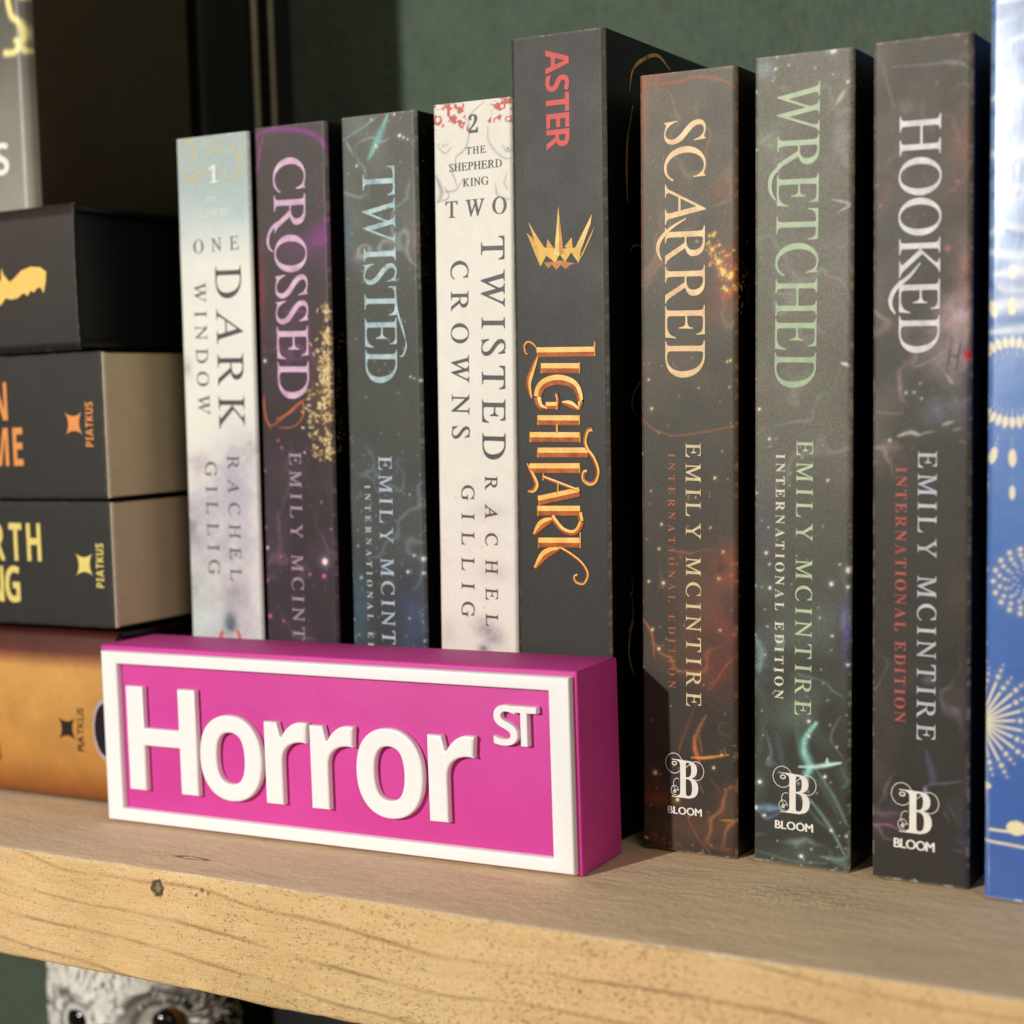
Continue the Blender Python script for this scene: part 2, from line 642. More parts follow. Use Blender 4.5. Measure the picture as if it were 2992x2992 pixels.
# ------------------------------------------------------------------ cover artwork tables (millimetres on each spine)
ART = {
'cro': [
('s',(150,60,150),0.81,0.7,1,[(0.5,195.8),(4.4,197.2),(14.0,196.9),(22.1,194.4),(25.7,190.2),(26.1,185.2)]),
('s',(150,50,140),0.6,0.5,1,[(1.2,196.8),(1.6,189.7),(0.8,184.7)]),
('s',(180,90,50),0.25,0.5,0.5,[(4.1,197.3),(2.3,192.1),(0.8,186.7)]),
('s',(130,60,130),0.44,0.4,1,[(25.9,178.8),(22.1,174.1)]),
('b',(130,60,125),0.6,22.5,166.6,4.4,3.0),
('b',(130,60,75),0.4,0.9,151.6,2.0,13.3),
('b',(110,80,55),0.5,23.0,121.4,4.4,16.7),
('s',(205,105,55),0.36,0.8,0.5,[(0.5,120.1),(2.9,112.8),(8.1,114.9),(14.7,119.4),(15.2,115.3),(11.9,112.3),(5.4,111.8)]),
('s',(205,105,55),0.36,0.8,0.5,[(1.2,121.6),(1.6,115.4),(3.5,111.3)]),
('s',(205,105,55),0.36,0.8,0.5,[(5.5,114.4),(10.8,116.4),(15.7,119.9)]),
('s',(120,60,40),0.26,0.5,0.5,[(2.0,126.8),(6.1,130.8),(8.9,136.9)]),
('d',(250,235,240),[(21.8,73.3,0.93),(1.9,131.4,0.41),(1.0,76.6,0.37)]),
('d',(215,110,180),[(21.4,69.1,0.57),(1.3,56.4,0.53),(0.6,66.9,0.42),(5.8,74.1,0.31),(6.2,55.2,0.32),(21.1,90.5,0.31),(0.5,82.6,0.42),(0.8,99.3,0.31),(6.0,108.2,0.31),(7.2,106.1,0.31),(16.3,69.4,0.36),(24.3,82.8,0.31)]),
],
'twi': [
('s',(135,190,185),1.25,0.75,1,[(16.0,197.3),(12.6,191.1),(9.4,186.0)]),
('s',(120,165,165),0.48,0.6,1,[(12.7,197.1),(7.9,194.9),(0.5,191.7)]),
('s',(150,190,190),0.59,0.5,1,[(1.7,191.6),(4.1,187.4)]),
('d',(225,230,225),[(18.2,197.3,0.33),(19.8,191.4,0.48),(10.6,196.6,0.29),(21.1,190.8,0.33),(11.9,189.2,0.43),(5.2,184.4,0.34),(22.5,190.2,0.29)]),
('b',(150,115,120),0.4,23.6,163.3,2.3,4.3),
('b',(70,90,115),0.5,1.1,169.5,1.8,12.8),
('d',(235,240,245),[(24.7,74.8,0.64),(19.4,71.0,0.4),(24.6,70.8,0.4),(3.4,68.7,0.41),(0.4,56.5,0.41),(19.6,57.9,0.3),(24.9,124.3,0.39),(21.7,125.4,0.24),(22.9,124.9,0.24),(20.5,92.7,0.2),(24.5,51.8,0.3),(2.2,52.2,0.26),(21.6,75.6,0.3),(2.6,77.7,0.25)]),
('b',(60,80,125),0.5,22.5,56.2,6.5,10.0),
('b',(60,85,100),0.5,1.5,60.1,4.3,15.3),
('s',(130,165,175),0.72,0.5,1,[(0.1,54.9),(0.8,49.9)]),
('s',(110,60,40),0.4,0.4,1,[(25.1,64.8),(20.9,61.1),(19.6,56.1)]),
],
'two': [
('s',(150,148,150),0.42,0.75,0.5,[(16.3,197.2),(11.8,193.9),(11.5,188.8),(10.0,185.2),(7.2,183.1),(7.7,179.7)]),
('s',(150,148,150),0.42,0.75,0.5,[(17.3,190.7),(17.8,186.4),(21.6,182.4),(24.3,181.8)]),
('s',(150,148,150),1.04,0.75,0.5,[(0.9,178.8),(2.5,174.4),(1.3,171.6)]),
('s',(150,148,150),0.43,0.75,0.5,[(3.4,174.4),(7.0,174.6),(9.3,177.3)]),
('s',(150,148,150),0.46,0.75,0.5,[(19.6,175.6),(20.3,172.3),(24.1,171.1)]),
('s',(150,148,150),0.38,0.75,0.5,[(1.3,186.8),(3.8,184.7),(6.1,186.4)]),
('s',(150,148,150),0.37,0.75,0.5,[(21.6,185.7),(23.2,183.7),(24.6,184.1)]),
('s',(150,148,150),0.33,0.75,0.5,[(4.9,181.8),(6.5,178.4),(7.6,175.5)]),
('s',(150,148,150),0.42,0.75,0.5,[(23.1,178.2),(22.3,175.4),(23.6,173.5)]),
('s',(150,148,150),0.38,0.75,0.5,[(0.7,171.7),(4.7,172.8),(3.7,175.8)]),
('d',(120,115,110),[(2.0,187.2,0.24),(3.3,186.7,0.28),(4.4,186.8,0.24),(23.5,184.4,0.37)]),
('red',[(0.4,198.2),(10.2,197.8),(10.2,195.0),(11.5,189.8),(6.2,192.5),(0.2,190.9)]),
('red',[(18.0,197.8),(24.5,198.1),(24.5,191.0),(20.6,192.2),(16.2,189.8),(18.7,194.2)]),
('b',(160,152,160),0.8,14.2,55.9,4.5,2.9),
('b',(160,152,160),0.6,17.5,53.2,3.4,2.9),
('b',(90,90,102),0.95,14.1,50.0,2.0,1.7),
('b',(190,180,172),0.4,17.2,71.6,5.6,2.9),
('b',(190,185,180),0.5,16.9,88.0,6.1,2.4),
('b',(190,182,175),0.4,2.7,54.2,3.5,5.0),
],
'odw': [
('b',(168,184,180),0.9,13.9,186.5,15.4,7.7),
('b',(166,184,182),0.8,19.4,191.2,8.6,7.7),
('b',(165,190,190),0.7,21.6,178.2,10.6,4.6),
('s',(205,178,120),0.57,0.7,1,[(1.1,191.7),(3.7,186.8),(9.1,186.4),(10.6,188.8)]),
('s',(205,178,120),0.56,0.7,1,[(17.3,188.3),(19.9,185.5),(23.9,187.8),(23.5,192.9),(20.3,195.7)]),
('s',(205,178,120),0.57,0.7,1,[(2.0,196.3),(4.8,197.6),(7.4,194.8),(5.2,190.3)]),
('s',(205,178,120),0.57,0.7,1,[(10.9,197.1),(14.2,193.7),(18.3,195.4),(17.7,198.0)]),
('s',(205,178,120),0.56,0.7,1,[(25.6,195.8),(24.0,190.8),(26.2,188.1)]),
('s',(205,178,120),0.57,0.7,1,[(5.8,189.2),(9.2,188.2),(11.3,189.8)]),
('b',(170,165,168),0.7,26.0,107.1,4.0,3.7),
('b',(188,180,185),0.7,4.8,101.7,4.8,3.2),
('b',(175,168,180),0.6,16.1,94.4,7.5,7.4),
('b',(150,150,158),0.8,1.2,81.8,3.5,5.9),
('b',(178,172,184),0.6,14.0,75.8,5.5,3.2),
('b',(160,155,155),0.8,16.2,62.5,6.8,3.2),
('b',(150,165,165),0.7,1.8,65.1,4.2,3.3),
('b',(70,72,90),0.95,15.2,53.4,2.5,4.0),
('b',(185,180,190),0.6,22.9,78.7,4.0,6.3),
('b',(200,212,208),0.6,4.9,55.5,8.4,8.1),
('b',(150,148,140),0.7,1.9,130.5,1.7,3.2),
('s',(205,65,50),1.19,0.95,0.3,[(12.0,51.0),(10.4,46.6)]),
('s',(205,65,50),1.18,0.95,0.3,[(18.1,51.4),(19.7,47.2)]),
],
'sca': [
('s',(170,95,55),0.53,0.6,1,[(3.6,195.7),(10.9,195.5),(15.7,196.3),(21.9,195.1),(26.1,192.8)]),
('b',(185,100,65),0.5,0.6,192.5,1.5,11.5),
('b',(150,80,50),0.4,3.3,197.1,5.9,2.6),
('b',(130,60,50),0.5,0.5,164.1,1.2,13.4),
('b',(150,72,34),0.75,25.3,148.8,5.2,5.7),
('b',(140,70,50),0.4,21.9,168.1,2.4,2.2),
('b',(130,75,55),0.35,20.5,141.2,5.7,5.3),
('d',(225,130,55),[(19.3,154.2,0.3),(21.4,148.9,0.26),(26.6,148.7,0.43),(24.4,152.2,0.27),(22.9,153.1,0.43),(23.2,141.8,0.32),(26.9,149.4,0.48),(31.7,144.8,0.41),(23.9,152.0,0.42),(21.6,155.8,0.14),(29.4,144.0,0.59),(18.7,153.4,0.17),(24.5,142.6,0.4),(23.9,143.0,0.49),(26.0,148.7,0.35),(21.7,147.3,0.29),(26.9,147.2,0.33),(20.9,152.7,0.25),(21.9,150.3,0.2),(20.1,150.4,0.26),(24.8,143.6,0.23),(19.7,152.0,0.3),(26.1,144.1,0.34),(20.2,157.6,0.34),(27.6,147.7,0.37),(23.6,145.8,0.17),(26.2,143.7,0.49),(24.8,152.0,0.25),(22.6,150.6,0.38),(29.8,144.7,0.52),(19.7,150.9,0.14),(27.3,142.7,0.4),(23.6,147.6,0.27),(19.5,154.6,0.26),(21.3,149.9,0.37),(23.6,149.7,0.3),(27.1,144.7,0.37),(24.5,147.5,0.39),(27.2,145.5,0.21),(20.5,157.0,0.33),(22.5,146.1,0.21),(24.9,149.5,0.22),(20.8,151.3,0.27),(27.8,144.2,0.46),(27.2,143.1,0.49),(20.0,153.5,0.28),(20.9,154.4,0.38),(22.4,149.6,0.27)]),
('d',(248,205,110),[(25.1,147.6,0.46),(23.1,144.5,0.24),(28.5,146.0,0.38),(28.2,147.8,0.51),(27.6,143.5,0.27),(22.2,148.9,0.35),(30.1,144.3,0.24),(26.6,143.9,0.38),(19.5,157.0,0.15),(27.8,147.1,0.27),(23.3,151.8,0.14),(19.2,157.1,0.34),(22.7,148.5,0.39),(19.4,150.2,0.27),(17.2,157.9,0.12),(25.5,146.9,0.19),(23.7,147.0,0.27),(29.1,145.3,0.45),(18.2,153.7,0.15),(27.6,143.2,0.44),(25.1,146.9,0.43),(25.7,144.6,0.29),(19.3,149.7,0.19),(26.6,151.8,0.21),(20.6,152.3,0.15),(24.6,146.6,0.55),(19.4,152.7,0.26),(21.9,154.7,0.35),(20.7,157.7,0.34),(18.5,155.1,0.24),(19.1,155.6,0.13),(20.9,151.6,0.33),(17.6,156.1,0.22),(23.2,144.0,0.42),(22.0,152.7,0.22),(25.7,153.2,0.26),(20.2,157.1,0.35),(19.1,155.6,0.15),(26.8,143.6,0.52),(22.5,144.0,0.2),(26.7,146.2,0.29),(19.0,155.3,0.24),(15.8,155.9,0.22),(22.8,147.3,0.4),(23.8,143.5,0.48),(21.8,150.6,0.42),(24.2,147.3,0.16),(22.9,148.1,0.79),(21.6,150.6,0.66),(20.0,153.7,0.52)]),
('d',(165,80,60),[(23.8,142.0,1.05)]),
('s',(150,95,65),0.27,0.8,0.5,[(0.1,111.8),(4.1,108.7),(9.1,107.4)]),
('s',(140,85,60),0.27,0.8,0.5,[(7.9,107.1),(10.9,107.4),(18.2,108.4),(26.3,109.8),(30.1,110.0)]),
('d',(250,215,160),[(3.2,114.2,0.36),(0.2,102.6,0.32),(5.8,84.6,0.32),(5.1,78.3,0.32),(2.2,69.7,0.32),(6.3,69.5,0.41),(3.1,57.2,0.37),(5.0,52.4,0.37),(2.4,121.6,0.27),(2.9,93.1,0.23)]),
('d',(250,215,150),[(23.9,125.8,0.26),(24.8,126.1,0.31),(26.7,124.6,0.35),(20.6,96.8,0.36),(21.7,71.4,0.5),(27.0,75.2,0.71),(26.6,71.0,0.4),(22.0,58.3,0.41),(22.8,78.2,0.36),(24.6,119.5,0.22),(16.2,119.4,0.18),(15.3,91.7,0.18),(22.5,103.5,0.18),(19.4,84.2,0.27),(24.9,72.4,0.27),(26.9,51.8,0.36)]),
('b',(150,78,50),0.65,24.0,73.7,5.3,5.8),
('b',(125,62,50),0.6,22.6,59.6,5.3,7.2),
('b',(60,52,48),0.7,22.3,74.0,1.7,1.8),
('b',(105,72,55),0.5,18.2,66.1,5.8,6.8),
('b',(110,58,48),0.6,20.6,48.1,6.3,7.3),
('s',(185,105,65),0.37,0.7,0.8,[(-0.0,60.4),(3.0,56.0),(3.7,49.6)]),
('s',(150,85,60),0.36,0.6,0.8,[(26.9,53.2),(22.6,47.9),(19.7,43.1)]),
('s',(120,70,48),0.41,0.6,0.8,[(15.3,38.7),(12.8,32.5),(10.8,26.7)]),
('s',(150,100,60),0.73,0.7,0.8,[(18.2,36.2),(16.3,32.8),(15.0,28.6),(16.3,25.0)]),
('s',(110,75,55),0.46,0.6,0.8,[(24.1,34.7),(21.9,34.3),(22.1,32.0),(25.0,31.4)]),
('s',(195,110,62),0.66,0.8,0.8,[(14.8,30.6),(15.1,26.5),(16.3,24.1)]),
('s',(130,75,50),0.39,0.5,0.8,[(11.5,30.3),(10.6,26.8),(10.3,24.6)]),
('s',(220,145,75),0.44,0.95,0.8,[(13.9,24.8),(18.0,25.2),(24.2,26.6)]),
('s',(170,90,60),0.66,0.6,0.8,[(16.3,24.1),(14.8,21.5),(15.1,19.5)]),
('s',(170,110,60),0.19,0.6,0.8,[(23.0,28.1),(23.6,26.6)]),
('s',(145,75,55),0.22,0.6,0.8,[(12.4,9.8),(15.7,4.3),(19.2,0.6)]),
('s',(110,80,60),0.19,0.6,0.8,[(19.2,20.0),(22.7,16.0)]),
('s',(140,85,60),0.19,0.6,0.8,[(15.7,19.3),(17.4,15.7)]),
('s',(160,95,60),0.22,0.6,0.8,[(16.2,30.7),(17.1,25.6)]),
('s',(235,160,70),0.45,0.9,0.8,[(0.2,2.4),(1.8,2.2)]),
('s',(130,60,60),0.23,0.7,0.8,[(1.8,2.2),(5.4,1.5)]),
('s',(170,130,65),0.33,0.7,0.8,[(21.6,9.4),(26.8,9.9)]),
('s',(130,55,45),0.55,0.7,0.8,[(22.2,2.0),(25.1,2.3)]),
('d',(250,215,130),[(3.8,19.8,0.56),(10.1,13.4,0.48),(20.2,22.8,0.36),(26.7,9.9,0.33),(22.4,26.4,0.25)]),
('d',(190,90,70),[(19.5,2.6,0.31),(14.3,2.0,0.25)]),
('b',(140,66,36),0.7,3.9,12.9,4.6,2.0),
('b',(100,50,30),0.5,3.0,15.9,3.7,1.7),
],
'wre': [
('b',(135,150,155),0.6,2.5,195.5,2.0,2.1),
('d',(225,225,215),[(19.9,198.0,0.7),(19.2,198.5,0.37),(20.5,198.2,0.37),(23.6,190.5,0.37),(0.4,190.2,0.34),(5.5,195.2,0.34),(5.9,197.9,0.25),(4.8,192.5,0.21),(8.8,195.8,0.21),(15.5,194.6,0.21),(19.9,192.5,0.21)]),
('s',(195,188,175),0.74,0.85,0.4,[(22.8,188.5),(21.7,186.8),(20.8,185.6)]),
('s',(140,130,115),0.33,0.5,0.5,[(20.0,184.9),(17.8,182.6)]),
('s',(150,132,118),1.09,0.6,0.6,[(6.6,190.7),(8.4,190.1)]),
('s',(190,185,190),0.42,0.8,0.4,[(19.7,163.3),(24.1,161.8),(21.4,160.2)]),
('s',(150,140,125),0.34,0.7,0.4,[(4.8,193.8),(5.5,192.9)]),
('s',(215,215,210),0.38,0.9,0.3,[(0.1,176.0),(0.7,176.4)]),
('s',(215,215,210),0.38,0.9,0.3,[(0.1,174.3),(0.1,171.5)]),
('s',(230,232,225),0.51,0.9,0.6,[(22.4,124.4),(24.3,123.6)]),
('d',(240,242,238),[(1.4,113.3,0.35),(4.1,106.0,0.35),(0.3,120.6,0.26),(24.5,74.5,0.73),(20.1,70.9,0.48),(24.3,70.4,0.39),(0.3,69.4,0.31),(4.3,69.1,0.4),(3.3,77.8,0.4),(4.2,75.0,0.26),(3.9,84.1,0.22),(20.4,58.2,0.3),(24.4,51.4,0.39),(19.1,96.1,0.3),(3.0,52.3,0.31),(3.7,59.4,0.22),(0.8,92.6,0.26),(22.2,75.8,0.26),(0.4,57.1,0.27),(17.2,62.5,0.22)]),
('b',(100,88,150),0.7,24.4,59.5,1.8,7.4),
('b',(85,95,105),0.4,1.9,86.3,2.8,8.8),
('b',(85,92,92),0.5,2.0,49.5,3.8,7.1),
('s',(125,150,150),1.34,0.7,0.9,[(-0.3,56.9),(2.0,53.5),(1.6,48.1)]),
('s',(150,215,200),1.32,0.85,0.9,[(16.4,36.3),(13.7,32.5),(13.3,28.9),(14.7,25.5),(13.8,22.7),(14.0,19.7)]),
('s',(90,110,105),0.89,0.6,0.9,[(10.9,37.5),(11.9,31.9),(12.4,27.9)]),
('s',(200,238,230),0.62,0.95,0.9,[(12.1,25.0),(16.5,25.5),(19.7,26.3),(22.8,27.1)]),
('s',(110,115,105),0.52,0.6,0.9,[(22.7,38.7),(20.5,34.5),(20.5,31.9),(23.2,28.6)]),
('s',(190,235,225),0.44,0.9,0.9,[(19.2,27.8),(19.4,26.3)]),
('s',(120,150,138),0.62,0.6,0.9,[(16.5,24.8),(21.1,18.3),(24.7,11.2)]),
('s',(125,160,150),0.53,0.6,0.9,[(13.8,18.3),(19.3,11.9),(24.3,3.7)]),
('s',(100,115,105),0.45,0.5,0.9,[(11.0,18.9),(16.6,12.4),(20.7,9.8)]),
('s',(120,150,180),1.18,0.7,0.9,[(-0.2,13.2),(7.3,13.9)]),
('s',(95,115,140),0.63,0.6,0.9,[(1.2,12.7),(3.6,11.0),(7.3,13.0)]),
('s',(96,104,96),0.55,0.7,0.9,[(-0.2,2.5),(5.5,1.7),(11.1,0.9),(19.4,1.6)]),
('s',(112,128,122),0.71,0.7,0.9,[(17.5,3.2),(21.6,2.9),(25.2,3.8)]),
('s',(100,115,108),0.44,0.5,0.9,[(22.8,26.4),(24.9,21.4)]),
('s',(110,150,145),0.62,0.6,0.9,[(24.9,9.9),(25.0,0.7)]),
('s',(85,90,84),1.79,0.5,0.9,[(0.6,45.5),(3.0,39.0),(1.6,27.7)]),
('s',(85,90,95),1.34,0.5,0.9,[(6.3,32.6),(7.3,27.4),(8.2,23.9)]),
('s',(84,98,92),1.33,0.5,0.9,[(15.6,22.9),(18.3,20.6),(22.0,14.0)]),
('d',(235,245,240),[(14.5,36.6,0.4),(14.5,32.9,0.35),(1.7,20.0,0.5),(12.7,2.5,0.45),(20.4,10.0,0.35),(24.3,9.0,0.31),(18.7,23.2,0.4),(11.9,20.7,0.22),(21.7,30.9,0.22),(0.5,13.3,0.54),(2.9,11.6,0.36)]),
],
'hoo': [
('s',(130,120,115),0.49,0.5,1,[(0.6,196.8),(2.7,191.3),(4.4,184.7),(5.2,182.2)]),
('s',(115,122,130),0.4,0.6,1,[(4.4,191.9),(13.5,191.4),(19.5,191.5),(23.2,189.1)]),
('s',(150,155,165),0.48,0.5,1,[(16.7,191.6),(21.6,190.5)]),
('b',(110,100,95),0.5,1.8,194.2,2.1,4.8),
('b',(125,85,70),0.55,20.9,171.6,3.2,8.0),
('b',(125,88,78),0.45,2.7,163.7,2.5,5.3),
('b',(105,78,66),0.4,17.7,161.0,3.7,3.6),
('b',(155,115,110),0.65,21.4,143.5,2.8,7.2),
('b',(182,155,155),0.7,20.7,133.5,4.9,5.3),
('b',(165,145,148),0.75,18.7,124.6,4.9,5.3),
('b',(108,104,114),0.7,17.5,112.8,5.3,4.1),
('b',(95,88,88),0.4,10.9,122.7,5.0,3.3),
('b',(96,90,90),0.4,7.5,117.0,5.1,2.5),
('b',(60,50,75),0.6,23.2,120.0,1.6,8.1),
('b',(105,78,95),0.6,3.5,15.2,3.5,1.6),
('b',(58,55,80),0.5,22.6,11.8,1.7,8.4),
('b',(92,72,66),0.3,20.2,70.9,3.3,5.0),
('s',(60,50,50),0.2,0.9,0.8,[(18.9,129.0),(17.5,120.1)]),
('s',(60,50,50),0.2,0.9,0.8,[(21.0,128.6),(19.7,120.9)]),
('s',(60,50,50),0.2,0.9,0.8,[(18.5,125.1),(20.4,124.6)]),
('s',(150,140,145),0.21,0.6,0.8,[(10.0,122.3),(14.6,124.2),(19.1,127.4)]),
('s',(190,182,172),0.62,0.9,0.8,[(6.3,106.4),(9.2,107.2),(11.5,106.6)]),
('s',(150,140,135),0.21,0.8,0.8,[(11.5,106.6),(13.0,107.2),(14.7,107.4)]),
('s',(180,170,160),0.53,0.8,0.8,[(16.7,109.0),(19.2,109.7)]),
('s',(140,130,130),0.41,0.7,0.8,[(19.2,107.7),(21.6,108.3)]),
('s',(130,122,118),0.25,0.7,0.8,[(0.3,112.1),(2.9,111.8),(7.5,111.6)]),
('s',(180,170,165),0.33,0.7,0.8,[(17.1,121.3),(18.7,118.9),(19.1,118.5)]),
('s',(120,112,112),0.33,0.6,0.8,[(20.4,105.4),(22.9,104.6)]),
('s',(110,105,120),0.49,0.6,0.8,[(20.4,112.8),(23.6,116.0)]),
('s',(90,85,112),1.1,0.65,0.8,[(13.3,31.9),(14.2,28.6),(15.0,25.3),(13.4,23.4)]),
('s',(105,100,122),0.34,0.7,0.8,[(13.8,24.1),(17.6,24.7),(22.1,25.7)]),
('s',(175,155,190),0.64,0.85,0.8,[(13.0,23.4),(13.1,21.3)]),
('s',(155,100,120),0.39,0.8,0.8,[(-0.4,12.6),(4.0,13.1),(7.0,12.2)]),
('s',(110,80,100),0.3,0.7,0.8,[(-0.4,15.4),(2.2,15.7),(3.9,14.8)]),
('s',(90,85,90),0.25,0.5,0.8,[(18.4,19.7),(21.4,15.0)]),
('s',(95,92,100),0.3,0.5,0.8,[(19.3,9.0),(23.1,8.9)]),
('d',(180,40,40),[(22.4,125.1,0.97),(23.2,124.8,0.81)]),
('d',(190,180,170),[(8.1,116.5,0.37),(10.0,116.6,0.33),(11.8,115.1,0.29),(6.7,117.7,0.25),(4.2,105.3,0.42),(11.5,118.6,0.29)]),
('d',(160,110,85),[(15.1,187.1,0.32),(19.9,196.9,0.35),(21.7,195.6,0.35),(1.0,164.9,0.37),(1.9,160.2,0.37),(12.3,166.2,0.2),(17.7,149.4,0.64),(19.9,164.5,0.4),(21.4,145.0,0.56)]),
('s',(205,200,185),0.3,0.9,0.3,[(10.5,0.6),(11.5,-0.4)]),
('s',(205,200,185),0.3,0.9,0.3,[(15.2,-0.5),(18.5,-0.3)]),
('s',(180,170,150),0.22,0.8,0.3,[(0.5,-0.1),(3.1,-0.7)]),
],
'blu': [
('t',(236,226,192),1.34,[(5.7,112.0),(5.8,109.3),(5.8,107.9)]),
('t',(236,226,192),1.34,[(6.8,112.1),(7.2,109.5),(7.5,108.0)]),
('t',(236,226,192),1.34,[(7.7,112.4),(8.7,109.8),(9.2,108.5)]),
('t',(236,226,192),1.34,[(8.6,112.8),(10.0,110.5),(10.7,109.2)]),
('t',(236,226,192),1.34,[(9.5,113.4),(11.2,111.3),(12.1,110.2)]),
('t',(236,226,192),1.34,[(10.2,114.1),(12.2,112.4),(13.3,111.5)]),
('t',(236,226,192),1.34,[(10.7,114.9),(13.0,113.6),(14.2,112.9)]),
('t',(236,226,192),1.34,[(11.2,115.9),(13.6,114.9),(14.9,114.4)]),
('t',(236,226,192),1.34,[(11.4,116.9),(14.0,116.4),(15.4,116.1)]),
('t',(236,226,192),1.34,[(11.5,117.9),(14.1,117.8),(15.5,117.8)]),
('t',(236,226,192),1.34,[(11.4,118.9),(13.9,119.3),(15.3,119.6)]),
('t',(236,226,192),1.34,[(11.1,119.9),(13.6,120.8),(14.9,121.2)]),
('t',(236,226,192),1.34,[(10.7,120.8),(12.9,122.1),(14.1,122.8)]),
('t',(236,226,192),1.34,[(10.1,121.7),(12.1,123.3),(13.2,124.2)]),
('t',(236,226,192),1.34,[(9.4,122.4),(11.0,124.4),(11.9,125.5)]),
('t',(236,226,192),1.34,[(8.5,123.0),(9.8,125.3),(10.5,126.5)]),
('t',(236,226,192),1.34,[(7.6,123.5),(8.5,126.0),(9.0,127.3)]),
('t',(236,226,192),1.34,[(6.6,123.7),(7.1,126.4),(7.3,127.8)]),
('t',(236,226,192),1.34,[(5.6,123.9),(5.6,126.5),(5.6,128.0)]),
('t',(236,226,192),1.34,[(4.6,123.8),(4.1,126.4),(3.9,127.9)]),
('t',(236,226,192),1.34,[(3.6,123.5),(2.7,126.1),(2.2,127.5)]),
('t',(236,226,192),1.34,[(2.7,123.1),(1.4,125.5),(0.6,126.8)]),
('t',(236,226,192),1.34,[(1.9,122.5),(0.1,124.6),(-0.8,125.8)]),
('t',(236,226,192),1.34,[(1.2,121.8),(-0.9,123.6),(-2.0,124.6)]),
('t',(236,226,192),1.34,[(0.6,121.0),(-1.8,122.4),(-3.0,123.1)]),
('t',(236,226,192),1.34,[(0.1,120.1),(-2.4,121.0),(-3.8,121.5)]),
('t',(236,226,192),1.34,[(-0.1,119.1),(-2.8,119.6),(-4.2,119.8)]),
('t',(236,226,192),1.34,[(-0.2,118.0),(-2.9,118.1),(-4.4,118.1)]),
('t',(236,226,192),1.34,[(-0.1,117.0),(-2.8,116.5),(-4.2,116.3)]),
('t',(236,226,192),1.34,[(0.2,116.0),(-2.4,115.1),(-3.7,114.6)]),
('t',(236,226,192),1.34,[(0.6,115.0),(-1.7,113.7),(-3.0,113.0)]),
('t',(236,226,192),1.34,[(1.2,114.2),(-0.8,112.4),(-1.9,111.5)]),
('t',(236,226,192),1.34,[(2.0,113.4),(0.2,111.4),(-0.7,110.2)]),
('t',(236,226,192),1.34,[(2.8,112.8),(1.5,110.5),(0.8,109.2)]),
('t',(236,226,192),1.34,[(3.7,112.4),(2.8,109.9),(2.4,108.5)]),
('t',(236,226,192),1.34,[(4.7,112.1),(4.3,109.5),(4.0,108.0)]),
('t',(236,226,192),1.81,[(5.8,105.7),(5.8,101.6),(5.9,99.3)]),
('t',(236,226,192),1.81,[(8.9,106.1),(10.0,102.2),(10.6,100.0)]),
('t',(236,226,192),1.81,[(11.8,107.4),(13.8,103.8),(14.9,101.9)]),
('t',(236,226,192),1.81,[(14.2,109.3),(17.0,106.4),(18.6,104.9)]),
('t',(236,226,192),1.81,[(16.1,111.8),(19.5,109.8),(21.3,108.7)]),
('t',(236,226,192),1.81,[(17.2,114.7),(21.0,113.6),(23.0,113.0)]),
('t',(236,226,192),1.81,[(17.6,117.8),(21.5,117.8),(23.5,117.7)]),
('t',(236,226,192),1.81,[(17.1,120.9),(20.9,121.9),(22.9,122.4)]),
('t',(236,226,192),1.81,[(15.9,123.8),(19.3,125.8),(21.1,126.8)]),
('t',(236,226,192),1.81,[(14.0,126.4),(16.8,129.2),(18.3,130.6)]),
('t',(236,226,192),1.81,[(11.6,128.4),(13.5,131.8),(14.6,133.6)]),
('t',(236,226,192),1.81,[(8.7,129.6),(9.7,133.5),(10.2,135.6)]),
('t',(236,226,192),1.81,[(5.6,130.1),(5.5,134.2),(5.5,136.4)]),
('t',(236,226,192),1.81,[(2.5,129.8),(1.4,133.8),(0.8,136.0)]),
('t',(236,226,192),1.81,[(-0.5,128.7),(-2.6,132.3),(-3.7,134.3)]),
('t',(236,226,192),1.81,[(-3.0,126.8),(-6.0,129.8),(-7.6,131.4)]),
('t',(236,226,192),1.81,[(-5.0,124.3),(-8.6,126.4),(-10.6,127.6)]),
('t',(236,226,192),1.81,[(-6.2,121.3),(-10.2,122.5),(-12.4,123.1)]),
('t',(236,226,192),1.81,[(-6.6,118.1),(-10.8,118.1),(-13.1,118.2)]),
('t',(236,226,192),1.81,[(-6.1,114.9),(-10.2,113.8),(-12.4,113.3)]),
('t',(236,226,192),1.81,[(-4.9,111.9),(-8.5,109.8),(-10.4,108.7)]),
('t',(236,226,192),1.81,[(-2.9,109.3),(-5.8,106.3),(-7.4,104.7)]),
('t',(236,226,192),1.81,[(-0.3,107.3),(-2.4,103.7),(-3.5,101.8)]),
('t',(236,226,192),1.81,[(2.7,106.1),(1.6,102.1),(1.1,99.9)]),
('t',(236,226,192),1.34,[(5.9,97.0),(5.9,93.6),(5.9,91.8)]),
('t',(236,226,192),1.34,[(11.2,97.8),(12.1,94.6),(12.5,92.8)]),
('t',(236,226,192),1.34,[(16.1,99.9),(17.7,97.1),(18.6,95.5)]),
('t',(236,226,192),1.34,[(20.2,103.2),(22.4,100.9),(23.7,99.7)]),
('t',(236,226,192),1.34,[(23.3,107.5),(26.0,105.9),(27.5,105.0)]),
('t',(236,226,192),1.34,[(25.2,112.4),(28.2,111.6),(29.8,111.1)]),
('t',(236,226,192),1.34,[(25.8,117.7),(28.9,117.7),(30.5,117.6)]),
('t',(236,226,192),1.34,[(25.0,123.0),(28.0,123.8),(29.6,124.2)]),
('t',(236,226,192),1.34,[(23.0,127.9),(25.7,129.5),(27.1,130.3)]),
